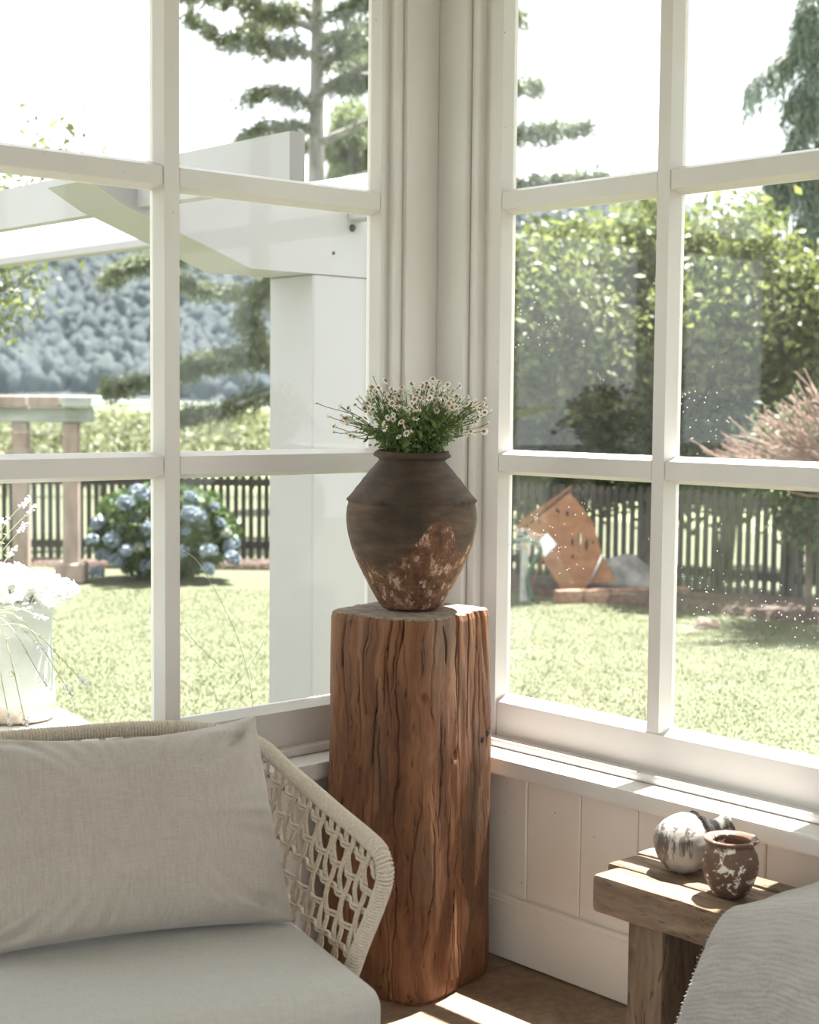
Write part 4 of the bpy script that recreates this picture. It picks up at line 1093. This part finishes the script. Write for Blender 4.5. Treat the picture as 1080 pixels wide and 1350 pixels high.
def flower_mesh(np_, r_in, r_out, droop, cup):
    v = []; f = []
    for k in range(np_):
        a = 2 * math.pi * k / np_; w_ = math.pi / np_ * 0.86
        o = len(v)
        for (rr_, ww, z) in ((r_in, w_ * 0.7, 0.0), (r_out * 0.75, w_, cup), (r_out, w_ * 0.45, cup * 0.5 + droop)):
            for s in (-1, 1): v.append((rr_ * math.cos(a + s * ww), rr_ * math.sin(a + s * ww), z))
        f += [(o, o + 1, o + 3, o + 2), (o + 2, o + 3, o + 5, o + 4)]
    return v, f
def dome_mesh(r, h, n=8):
    v, f = lathe_data([(r, 0), (r * 0.85, h * 0.55), (r * 0.45, h * 0.92), (0.0002, h)], n); return v, f


fm = None; bouquet_g = 'daisy sprays in the clay jar'; SRC = {}
ZR = JZ + (1077 - 60) * k_
VIEWR = RIGHT; 
ns = 62; hd_n = 0
for k in range(ns):
    # where the top of this spray stands, seen as a wide low dome
    a = rng.uniform(0, 2 * np.pi); rr_ = math.sqrt(rng.uniform(0.0, 1.0))
    lr = rr_ * math.cos(a) * 0.172; lf = rr_ * math.sin(a) * 0.12
    topz = 0.165 - 0.075 * (rr_ ** 2.6) + rng.uniform(-0.03, 0.018)
    if k in (0,): lr, lf, topz = 0.178, -0.02, 0.128
    if k in (1,): lr, lf, topz = -0.178, -0.01, 0.108
    if k in (2,): lr, lf, topz = -0.150, -0.03, 0.075
    if k == 3: lr, lf, topz = 0.13, -0.05, 0.04
    if k == 4: lr, lf, topz = -0.02, -0.095, 0.062
    off = RIGHT * lr + FWD * lf
    inn = (RIGHT * lr * 0.36 + FWD * lf * 0.42); nn = np.linalg.norm(inn)
    if nn > 0.066: inn *= 0.066 / nn
    sp = thing('daisy_spray', 'spray of small white daisies with rusty centres standing in the clay jar', 'flowers', (JX + inn[0] * 0.6, JY + inn[1] * 0.6, ZR - 0.12), 0, bouquet_g)
    O = np.array(sp.location)
    mouth = np.array([JX, JY, ZR]) + inn - O; tip = np.array([JX, JY, ZR]) + off + np.array([0, 0, topz]) - O
    mid = mouth * 0.5 + tip * 0.5 + (off - inn) * -0.10 + np.array([0, 0, 0.012])
    cv = catmull([np.zeros(3), mouth, mid, tip], 6); mb = MB(); mb.tube(cv, [0.0016 - 0.0008 * i / len(cv) for i in range(len(cv))], 5)
    heads = [(tip, None)]
    for j in range(rng.integers(3, 6)):
        t_ = rng.uniform(0.58, 0.92); p = np.array(cv[int(t_ * (len(cv) - 1))])
        e = tip + RIGHT * rng.normal(0, 0.019) + FWD * rng.normal(0, 0.019) + np.array([0, 0, rng.uniform(-0.035, 0.012)])
        mb.tube(catmull([p, p * 0.45 + e * 0.55 + (e - tip) * 0.22, e], 4), [0.0009] * 9, 4); heads.append((e, p))
    mb.build('stem', DSTEM, sp)
    lc = []
    for j in range(34):
        t_ = rng.uniform(0.34, 0.80); p = np.array(cv[int(t_ * (len(cv) - 1))]); lc.append(p + rng.normal(0, 0.010 + 0.006 * (1 - t_), 3))
    v, f = quads(np.array(lc), rng.uniform(0.010, 0.024, 34), None, 2.2); mesh_np('leaves', v, f, DLEAF, sp)
    for (e, p) in heads:
        kind = rng.choice(3, p=[0.62, 0.2, 0.18])
        axis = Vector((e - np.array([JX, JY, ZR]) + O) * np.array([1.2, 1.2, 0.3])) + Vector((rng.normal(0, .35), rng.normal(0, .35), 0.16)); axis = axis * 1.0 + Vector((0, 0, 0.06))
        if kind not in SRC:
            fr, fc = [((9, 0.0032, 0.0092, -0.002, 0.0010), (0.0042, 0.0038, CENT)), ((9, 0.0026, 0.0078, -0.0035, 0.0018), (0.0034, 0.0034, CENG)), ((7, 0.0016, 0.0050, 0.0030, 0.0026), (0.0024, 0.0030, CENG))][kind]
            fo_ = mesh('flower', *flower_mesh(*fr), PETAL, sp, False); ce = mesh('flower_centre', *dome_mesh(fc[0], fc[1]), fc[2], fo_, True); SRC[kind] = (fo_, ce)
        else:
            fo_ = inst(SRC[kind][0], sp, name='flower'); inst(SRC[kind][1], fo_, name='flower_centre')
        fo_.location = e; fo_.rotation_euler = axis.to_track_quat('Z', 'Y').to_euler(); s = rng.uniform(0.85, 1.2); fo_.scale = (s, s, s); hd_n += 1

# ------------------------------------------------------------------ woven rope sofa
SO = np.array([-1.083, -1.022, 0.0]); SA = R_(-16)
sofa = thing('rope_sofa', 'sofa with woven natural rope frame and grey linen seat cushion', 'sofa', tuple(SO), SA)
SW, SDp = 1.45, 0.74
right = [(0.035, 0.225, 0.30), (0.055, 0.195, 0.40), (0.072, 0.150, 0.50), (0.078, 0.128, 0.560), (0.078, 0.140, 0.592), (0.078, 0.185, 0.610), (0.074, 0.40, 0.635), (0.070, 0.62, 0.662), (0.055, 0.74, 0.688), (0.0, 0.83, 0.704), (-0.09, 0.865, 0.714), (-0.25, 0.875, 0.721), (-0.5, 0.878, 0.722)]
left = [(-SW - x, y, z) for x, y, z in right][::-1]
railp = resample(catmull(right + [(-SW / 2, 0.88, 0.723)] + left, 10), 0.01)
MB().tube(railp, 0.0125, 10).build('rail_tube', ROPE, sofa)
# rope wound round the rail
fineR = resample(railp, 0.0070 / 12); n = len(fineR)
tg = np.gradient(fineR, axis=0); tg /= np.linalg.norm(tg, axis=1)[:, None]
ref = np.array([0.37, 0.2, 0.91]); n1 = np.cross(tg, ref); n1 /= np.linalg.norm(n1, axis=1)[:, None]; n2 = np.cross(tg, n1)
# parallel transport
nn_ = n1[0]; fr1 = np.zeros_like(n1)
for i in range(n):
    nn_ = nn_ - tg[i] * np.dot(nn_, tg[i]); nn_ /= np.linalg.norm(nn_); fr1[i] = nn_
fr2 = np.cross(tg, fr1); ang = np.arange(n) * 2 * np.pi / 12
helix = fineR + (fr1 * np.cos(ang)[:, None] + fr2 * np.sin(ang)[:, None]) * 0.0140 * (1 + 0.03 * np.sin(np.arange(n) * 0.013))[:, None]
rad = fr1 * np.cos(ang)[:, None] + fr2 * np.sin(ang)[:, None]
sg = 6; rv = []
for k in range(sg):
    b_ = 2 * math.pi * k / sg; rv.append(helix + (rad * math.cos(b_) + tg * math.sin(b_)) * 0.0037)
rv = np.stack(rv, 1).reshape(-1, 3); i0 = np.arange(n - 1)[:, None] * sg; kk = np.arange(sg)[None]; k2 = (kk + 1) % sg
F = np.stack([i0 + kk, i0 + k2, i0 + sg + k2, i0 + sg + kk], -1).reshape(-1, 4)
mesh_np('rope_wrapping', rv, F, ROPE, sofa, True)
# seat frame and legs
FRM = simple('sofa_frame_paint', (0.38, 0.34, 0.29), (0.46, 0.42, 0.36), 20, rough=0.5)
box('seat_frame', (-SW - 0.02, 0.02, 0.215), (0.02, 0.86, 0.268), FRM, sofa, 0.01, 2)
for lx, ly in ((0.0, 0.06), (-SW, 0.06), (0.0, 0.80), (-SW, 0.80)):
    MB().tube([(lx, ly, 0.0), (lx, ly, 0.22)], [0.014, 0.02], 10).build('leg', FRM, sofa)


def rail_at(side, y):
    """x, z of the arm rail at depth y"""
    xs = np.array(right[3:9]); x = np.interp(y, xs[:, 1], xs[:, 0]); z = np.interp(y, xs[:, 1], xs[:, 2]); return (x, z) if side > 0 else (-SW - x, z)


def front_y(z): return float(np.interp(z, [0.30, 0.40, 0.50, 0.56, 0.60], [0.225, 0.195, 0.150, 0.130, 0.15]))


def cord(pts, parent, r=0.0034, gap=0.0040, axis=None):
    """two cords lying side by side"""
    mb = MB(); pts = [np.array(p) for p in pts]
    for s in (-1, 1): mb.tube([p + axis * s * gap for p in pts], r, 6)
    return mb.build('rope_strand', ROPE2, parent)


for side in (1, -1):
    ys = np.arange(0.155, 0.80, 0.036); lv = [0.30, 0.345, 0.39, 0.435, 0.48, 0.525, 0.565]
    for j, y in enumerate(ys):                            # uprights
        pts = []
        for t_ in np.linspace(0, 1, 22):
            yy = y + 0.03 * (1 - t_) * (1 if j % 2 else -0.4); x, zt = rail_at(side, yy); z = 0.255 + (zt - 0.255) * t_
            if z < 0.56 and yy < front_y(z): yy = front_y(z)
            xin = 0.030 + (abs(x if side > 0 else -SW - x) - 0.030) * t_
            wv = 0.0055 * math.cos(math.pi * (t_ * 7 + j)) * (1 if 0.05 < t_ < 0.9 else 0)
            pts.append(((xin + wv) if side > 0 else (-SW - xin - wv), yy, z))
        cord(pts, sofa, axis=np.array([0, 1, 0]))
    for i in range(7):                                    # cross strands
        t_ = (i + 0.5) / 7 * 0.92 + 0.03; pts = []
        for yy in np.linspace(0.0, 0.80, 60):
            x, zt = rail_at(side, yy); z = 0.255 + (zt - 0.255) * t_
            if yy < front_y(z): continue
            xin = 0.030 + (abs(x if side > 0 else -SW - x) - 0.030) * t_
            wv = -0.0055 * math.cos(math.pi * ((yy - 0.155) / 0.036 + i))
            pts.append(((xin + wv) if side > 0 else (-SW - xin - wv), yy, z))
        cord(pts, sofa, axis=np.array([0, 0, 1]))
for j, x in enumerate(np.arange(-SW + 0.03, -0.02, 0.055)):  # back weave
    pts = [(x + 0.02 * (1 - t_) * (1 if j % 2 else -1), 0.83 + 0.045 * t_ + 0.006 * math.cos(math.pi * (t_ * 7 + j)), 0.255 + (float(np.interp(-abs(x + SW / 2), [-SW / 2, -0.4, 0], [0.70, 0.72, 0.723])) - 0.255) * t_) for t_ in np.linspace(0, 1, 18)]
    cord(pts, sofa, axis=np.array([1, 0, 0]))
for i in range(7):
    t_ = (i + 0.5) / 7 * 0.92 + 0.03
    pts = [(x, 0.83 + 0.045 * t_ - 0.006 * math.cos(math.pi * ((x + SW - 0.03) / 0.055 + i)), 0.255 + 0.46 * t_) for x in np.linspace(-SW + 0.0, 0.0, 70)]
    cord(pts, sofa, axis=np.array([0, 0, 1]))


def puffy_box(lo, hi, r, nx, ny, nzz, crown=0.015, mat=None, name='seat_cushion', parent=None):
    """rounded, slightly domed upholstered block with real rounded edges"""
    lo = np.array(lo); hi = np.array(hi); c = (lo + hi) / 2; h = (hi - lo) / 2
    bm = bmesh.new(); bmesh.ops.create_cube(bm, size=2.0)
    bmesh.ops.subdivide_edges(bm, edges=list(bm.edges), cuts=40, use_grid_fill=True)
    for vv in bm.verts:
        p = np.array(vv.co); q_ = p * h
        inner = np.clip(q_, -(h - r), h - r); dlt = q_ - inner; ln = np.linalg.norm(dlt)
        if ln > 1e-9: q_ = inner + dlt / ln * min(ln, r) if ln > r else q_
        u, w_ = p[0], p[1]
        if p[2] > 0.2: q_[2] += crown * (1 - u ** 4) * (1 - w_ ** 4)
        q_[1] += -0.010 * (1 - u ** 2) * (1 - p[2] ** 2) * (p[1] < -0.9)
        nz_ = noise.noise(Vector((c + q_) * 3.2)); q_ = q_ + np.array([0, 0, 0.004 * nz_])
        vv.co = Vector(c + q_)
    me = bpy.data.meshes.new(name); bm.to_mesh(me); bm.free(); me.materials.append(mat)
    me.polygons.foreach_set('use_smooth', [True] * len(me.polygons))
    return link(bpy.data.objects.new(name, me), parent)


sc_ = puffy_box((-SW - 0.01, -0.02, 0.270), (0.018, 0.82, 0.408), 0.045, 40, 40, 20, 0.014, SEATF, 'seat_cushion', sofa)
seam = []
for x in np.linspace(-SW + 0.03, -0.03, 60): seam.append((x, -0.0195, 0.374 + 0.001 * math.sin(x * 40)))
seam += [(-0.005, -0.0085, 0.374), (0.0115, 0.012, 0.374)]
for y in np.linspace(0.03, 0.78, 30): seam.append((0.0185, y, 0.374))
MB().tube(seam, 0.0016, 5).build('seam', SEATF, sc_)


def pillow(name, label, Wd, Ht, Tk, M):
    nu, nv = 110, 84; v = []; f = []
    for side in (1, -1):
        for j in range(nv + 1):
            for i in range(nu + 1):
                u = -1 + 2 * i / nu; w_ = -1 + 2 * j / nv
                e = max(0.0, (1 - abs(u) ** 2.6)) * max(0.0, (1 - abs(w_) ** 2.6)); hgt = Tk * e ** 0.46
                x = u * Wd / 2 * (1 - 0.03 * (1 - w_ * w_) * abs(u) ** 3) * (1 - 0.045 * (w_ + 1) * (u > 0)); y = w_ * Ht / 2 * (1 - 0.075 * (1 - u * u) * abs(w_) ** 3)
                q_ = Vector((x * 5, y * 5, side * 3.0))
                wr = 0.018 * noise.noise(q_) + 0.010 * noise.noise(Vector((q_.x * 1.6, q_.y * 3.2, q_.z)) + Vector((4, 0, 0))) + 0.004 * noise.noise(q_ * 4.5)
                rim = (1 - e) ** 1.5
                th_ = math.atan2(w_ * Ht, u * Wd)
                wr += rim * 0.009 * math.sin(th_ * 34 + 5 * noise.noise(Vector((th_ * 3, 0, 0)))) * e ** 0.3
                # radial folds at the corners
                for su in (-1, 1):
                    for sw in (-1, 1):
                        dx, dy = u - su, w_ - sw; dd = math.hypot(dx, dy)
                        wr += 0.017 * math.exp(-(dd / 0.46) ** 2) * math.sin(9 * math.atan2(dy * sw, dx * su) + su) * min(1, e * 6)
                hgt = max(0.0, hgt + wr * min(1, e * 5))
                sag = -0.02 * (1 - u * u) * max(0, w_) ** 2
                v.append(Vector((x, side * hgt * (1.0 if side < 0 else 0.75), y + sag)))
    st_ = (nu + 1) * (nv + 1)
    for s in (0, 1):
        for j in range(nv):
            for i in range(nu):
                a = s * st_ + j * (nu + 1) + i; q_ = (a, a + 1, a + nu + 2, a + nu + 1)
                f.append(q_ if s else q_[::-1])
    bm = bmesh.new(); vs = [bm.verts.new(p) for p in v]
    for q_ in f: bm.faces.new([vs[i] for i in q_])
    bmesh.ops.remove_doubles(bm, verts=list(bm.verts), dist=0.0004); bmesh.ops.recalc_face_normals(bm, faces=list(bm.faces))
    me = bpy.data.meshes.new(name); bm.to_mesh(me); bm.free(); me.materials.append(LINEN)
    me.polygons.foreach_set('use_smooth', [True] * len(me.polygons))
    o = link(bpy.data.objects.new(name, me)); return tag(o, label, 'pillow')


# pillow: bottom edge rests on the seat, top leans on the rope back
Mrot = Matrix.Rotation(SA, 3, 'Z') @ Matrix.Rotation(R_(-25), 3, 'X') @ Matrix.Rotation(R_(1.5), 3, 'Y')
pil = pillow('throw_pillow', 'large grey-beige linen pillow leaning on the rope sofa back', 0.66, 0.425, 0.105, None)
lx, ly, lz = -0.335, 0.37 + 0.205 * math.sin(R_(25)), 0.432 + 0.200 * math.cos(R_(25))
pil.location = SO + np.array([math.cos(SA), math.sin(SA), 0]) * lx + np.array([-math.sin(SA), math.cos(SA), 0]) * ly + np.array([0, 0, lz])
pil.rotation_euler = Mrot.to_euler()

# ------------------------------------------------------------------ bench with pots and throw
BZ = 0.45; BY0, BY1 = -0.885, -2.15; BXF, BXB = -0.385, -0.122
bench = thing('timber_bench', 'rough weathered timber bench under the right window', 'bench', ((BXF + BXB) / 2, (BY0 + BY1) / 2, 0))
BO = np.array([(BXF + BXB) / 2, (BY0 + BY1) / 2, 0])


def rough_plank(name, lo, hi, cuts, seed, mat, amp=0.004, bev=0.01):
    bm = bevel_box_data(lo, hi, bev, 2)
    for _ in range(1):
        long = [e for e in bm.edges if abs(e.verts[0].co.y - e.verts[1].co.y) > 0.3 * (hi[1] - lo[1])]
        bmesh.ops.subdivide_edges(bm, edges=long, cuts=cuts, use_grid_fill=True)
    for vv in bm.verts:
        p = vv.co * 9 + Vector((seed * 7.3, 0, 0)); vv.co += Vector((noise.noise(p), 0.8 * noise.noise(p + Vector((5, 5, 5))), 0.8 * noise.noise(p + Vector((9, 1, 3))))) * amp
    me = bpy.data.meshes.new(name); bm.to_mesh(me); bm.free(); me.materials.append(mat)
    return link(bpy.data.objects.new(name, me), bench)


L_ = lambda *p: tuple(np.array(p) - BO)
# top: three boards with open splits between; front board is a deep timber
rough_plank('plank', L_(BXF, BY1, BZ - 0.085), L_(-0.297, BY0 - 0.035, BZ), 26, 1, BENCHW, 0.004, 0.014)
rough_plank('plank', L_(-0.293, BY1, BZ - 0.06), L_(-0.186, BY0, BZ - 0.002), 26, 2, BENCHW, 0.003, 0.010)
rough_plank('plank', L_(-0.181, BY1, BZ - 0.06), L_(BXB, BY0 + 0.012, BZ - 0.001), 26, 3, BENCHW, 0.003, 0.010)
for y0 in (-1.10, -2.04):
    rough_plank('leg', L_(-0.365, y0, 0.0), L_(-0.145, y0 + 0.095, BZ - 0.058), 3, 5 + y0, BENCHLEG, 0.003, 0.008)
rough_plank('stretcher', L_(-0.275, -2.0, 0.14), L_(-0.235, -1.05, 0.20), 8, 9, BENCHW, 0.003, 0.006)


def flaky(name, base1, base2, flake, thr, scale, metal=0.0, rough=0.6, stretch=(1, 1, 1)):
    m, N, L = nt(name); b = N['Principled BSDF']; b.inputs['Roughness'].default_value = rough; b.inputs['Metallic'].default_value = metal
    v = mapping(N, L); v2 = mapping(N, L, stretch)
    c = ramp(N, L, tex_noise(N, L, v, 18, 6), [(0.3, base1), (0.7, base2)])
    k1 = ramp(N, L, tex_noise(N, L, v2, scale, 7, 0.7, 0.5), [(thr, 0.0), (thr + 0.03, 1.0)])
    L.new(mix(N, L, k1, c, flake), b.inputs['Base Color']); bump(N, L, tex_noise(N, L, v, 80, 4), b, 0.3, 0.002); return m


# small terracotta pot
pot = thing('clay_pot', 'small brown clay pot with flaking white paint on the bench', 'pot', (-0.283, -1.205, BZ + 0.002))
pp = [(0.0001, 0.0), (0.03, 0.0), (0.036, 0.004), (0.047, 0.025), (0.056, 0.05), (0.0575, 0.068), (0.054, 0.085), (0.0475, 0.097), (0.045, 0.103), (0.047, 0.108), (0.0545, 0.113), (0.056, 0.1165), (0.054, 0.119), (0.047, 0.118), (0.0395, 0.113), (0.039, 0.105), (0.046, 0.09), (0.050, 0.065), (0.040, 0.03), (0.0001, 0.012)]
pp = [(r * 1.0, z) for r, z in pp]; pf = []
for (r0, z0), (r1, z1) in zip(pp[:-1], pp[1:]):
    for j in range(3): pf.append((r0 + (r1 - r0) * j / 3, z0 + (z1 - z0) * j / 3))
pf.append(pp[-1])
v_, f_ = lathe_data(pf, 72, lambda r, z, a, i: (max(0.0001, r * (1 + 0.012 * noise.noise(Vector((math.cos(a) * 2, math.sin(a) * 2, z * 30))))), z))
mesh('pot_body', v_, f_, flaky('pot_flaking_paint', (0.085, 0.046, 0.030), (0.165, 0.09, 0.056), (0.72, 0.66, 0.57), 0.56, 38), pot, True)
# silver-grey gourd flask lying tilted on its side
GZ = 0.062
gd = thing('gourd_flask', 'round silvery gourd flask lying tilted on the bench beside the pot', 'flask', (-0.222, -1.042, BZ + 0.0005))
gp = [(0.0001, -0.064), (0.02, -0.063), (0.04, -0.055), (0.055, -0.04), (0.0625, -0.02), (0.064, 0.0), (0.0615, 0.02), (0.055, 0.036), (0.052, 0.041), (0.0535, 0.044), (0.050, 0.0475), (0.040, 0.056), (0.027, 0.066), (0.020, 0.078), (0.0185, 0.090), (0.021, 0.098), (0.0255, 0.104), (0.0255, 0.109), (0.019, 0.110), (0.014, 0.10), (0.0001, 0.095)]
v_, f_ = lathe_data(gp, 72, lambda r, z, a, i: (max(0.0001, r * (1 + 0.010 * math.cos(14 * a) * (r > 0.03) + 0.02 * noise.noise(Vector((math.cos(a), math.sin(a), z * 12))))), z))
ax = Vector(tuple(RIGHT * 0.93 + FWD * 0.25 + UP * 0.36)).normalized(); Mg = ax.to_track_quat('Z', 'Y').to_matrix()
v_ = [Mg @ Vector(p) + Vector((0, 0, GZ)) for p in v_]
SIL = flaky('gourd_silver', (0.22, 0.20, 0.18), (0.42, 0.395, 0.36), (0.10, 0.08, 0.068), 0.51, 30, 0.0, 0.5, (1, 1, 0.25))
mesh('flask_body', v_, f_, SIL, gd, True)
st_ = MB()
for k in range(54):
    a = 2 * math.pi * k / 54; c = Vector((0.0535 * math.cos(a), 0.0535 * math.sin(a), 0.0425)); e = Vector((0.0545 * math.cos(a + 0.05), 0.0545 * math.sin(a + 0.05), 0.0375)); e2 = Vector((0.051 * math.cos(a - 0.02), 0.051 * math.sin(a - 0.02), 0.047))
    st_.tube([Mg @ e + Vector((0, 0, GZ)), Mg @ (c * 1.02) + Vector((0, 0, GZ)), Mg @ e2 + Vector((0, 0, GZ))], 0.0012, 4)
st_.build('stitched_band', simple('dark_cord', (0.07, 0.06, 0.055), (0.14, 0.125, 0.11), 60, rough=0.8), gd)

# gauze throw draped over a folded blanket on the bench
thr_o = thing('gauze_throw', 'crinkled grey cotton gauze throw draped over the bench end', 'throw', (-0.30, -1.7, BZ))
TO = np.array([-0.30, -1.7, BZ])
nu, nv = 200, 190; V = np.zeros((nv, nu, 3))
for j in range(nv):
    t_ = j / (nv - 1)                                   # along the bench, away from the pots
    for i in range(nu):
        s = i / (nu - 1)                                # from the back edge over the top and down the front
        # crest path: back (x=-.125) -> front edge -> hang outwards
        if s < 0.40:
            q_ = s / 0.40; x = -0.125 - 0.265 * q_; z = 0.0
            hgt = 0.012 + 0.085 * min(1, t_ * 3.2) ** 0.8 * (1 - 0.25 * q_ ** 3)
            dz_ = hgt
        else:
            q_ = (s - 0.40) / 0.60; top = 0.012 + 0.0638 * min(1, t_ * 3.2) ** 0.8
            rnd = 1 - math.exp(-q_ * 9)
            x = -0.39 - 0.045 * rnd - 0.075 * q_; dz_ = top - 0.42 * q_ * (0.6 + 0.4 * rnd)
        ylead = -1.275 + 0.085 * max(0, (s - 0.3) / 0.7) - 0.03 * (1 - s)
        y = ylead - 0.62 * t_
        wv = 0.016 * math.sin(t_ * 17 + 1.2 * noise.noise(Vector((t_ * 5, s * 2, 0)))) * max(0, s - 0.42) * 1.7
        cr = 0.0022 * noise.noise(Vector((s * 60 + 3 * noise.noise(Vector((s * 9, t_ * 9, 1))), t_ * 9, 0))) + 0.004 * noise.noise(Vector((s * 7, t_ * 7, 4)))
        crk = 0.0012 * math.sin(s * 430 + 4 * noise.noise(Vector((s * 12, t_ * 14, 2)))) 
        if s < 0.40: V[j, i] = (x, y, BZ + max(0.006, dz_ + cr + crk + 0.002))
        else: V[j, i] = (x - wv - cr - crk - 0.006, y, BZ + dz_)
V = V.reshape(-1, 3) - TO; idx = np.arange(nu * nv).reshape(nv, nu)
F = np.stack([idx[:-1, :-1], idx[:-1, 1:], idx[1:, 1:], idx[1:, :-1]], -1).reshape(-1, 4)
tb_ = mesh_np('cloth', V, F, GAUZE, thr_o, True)
md = tb_.modifiers.new('thickness', 'SOLIDIFY'); md.thickness = 0.003; md.offset = -1
fr_ = MB()
e_pts = V.reshape(nv, nu, 3)[0]
for i in range(4, nu, 2):
    p = e_pts[i]; fr_.tube([p, p + np.array([rng.normal(0, .002), 0.0025 + rng.uniform(0, .003), rng.normal(-0.0015, .001)])], 0.0007, 3)
fr_.build('frayed_edge', GAUZE, thr_o)
bl = puffy_box((BXF + 0.01, -1.98, BZ + 0.003), (BXB - 0.012, -1.45, BZ + 0.062), 0.025, 20, 20, 10, 0.004, SEATF, 'folded_blanket'); tag(bl, 'folded grey blanket on the bench under the gauze throw', 'blanket')
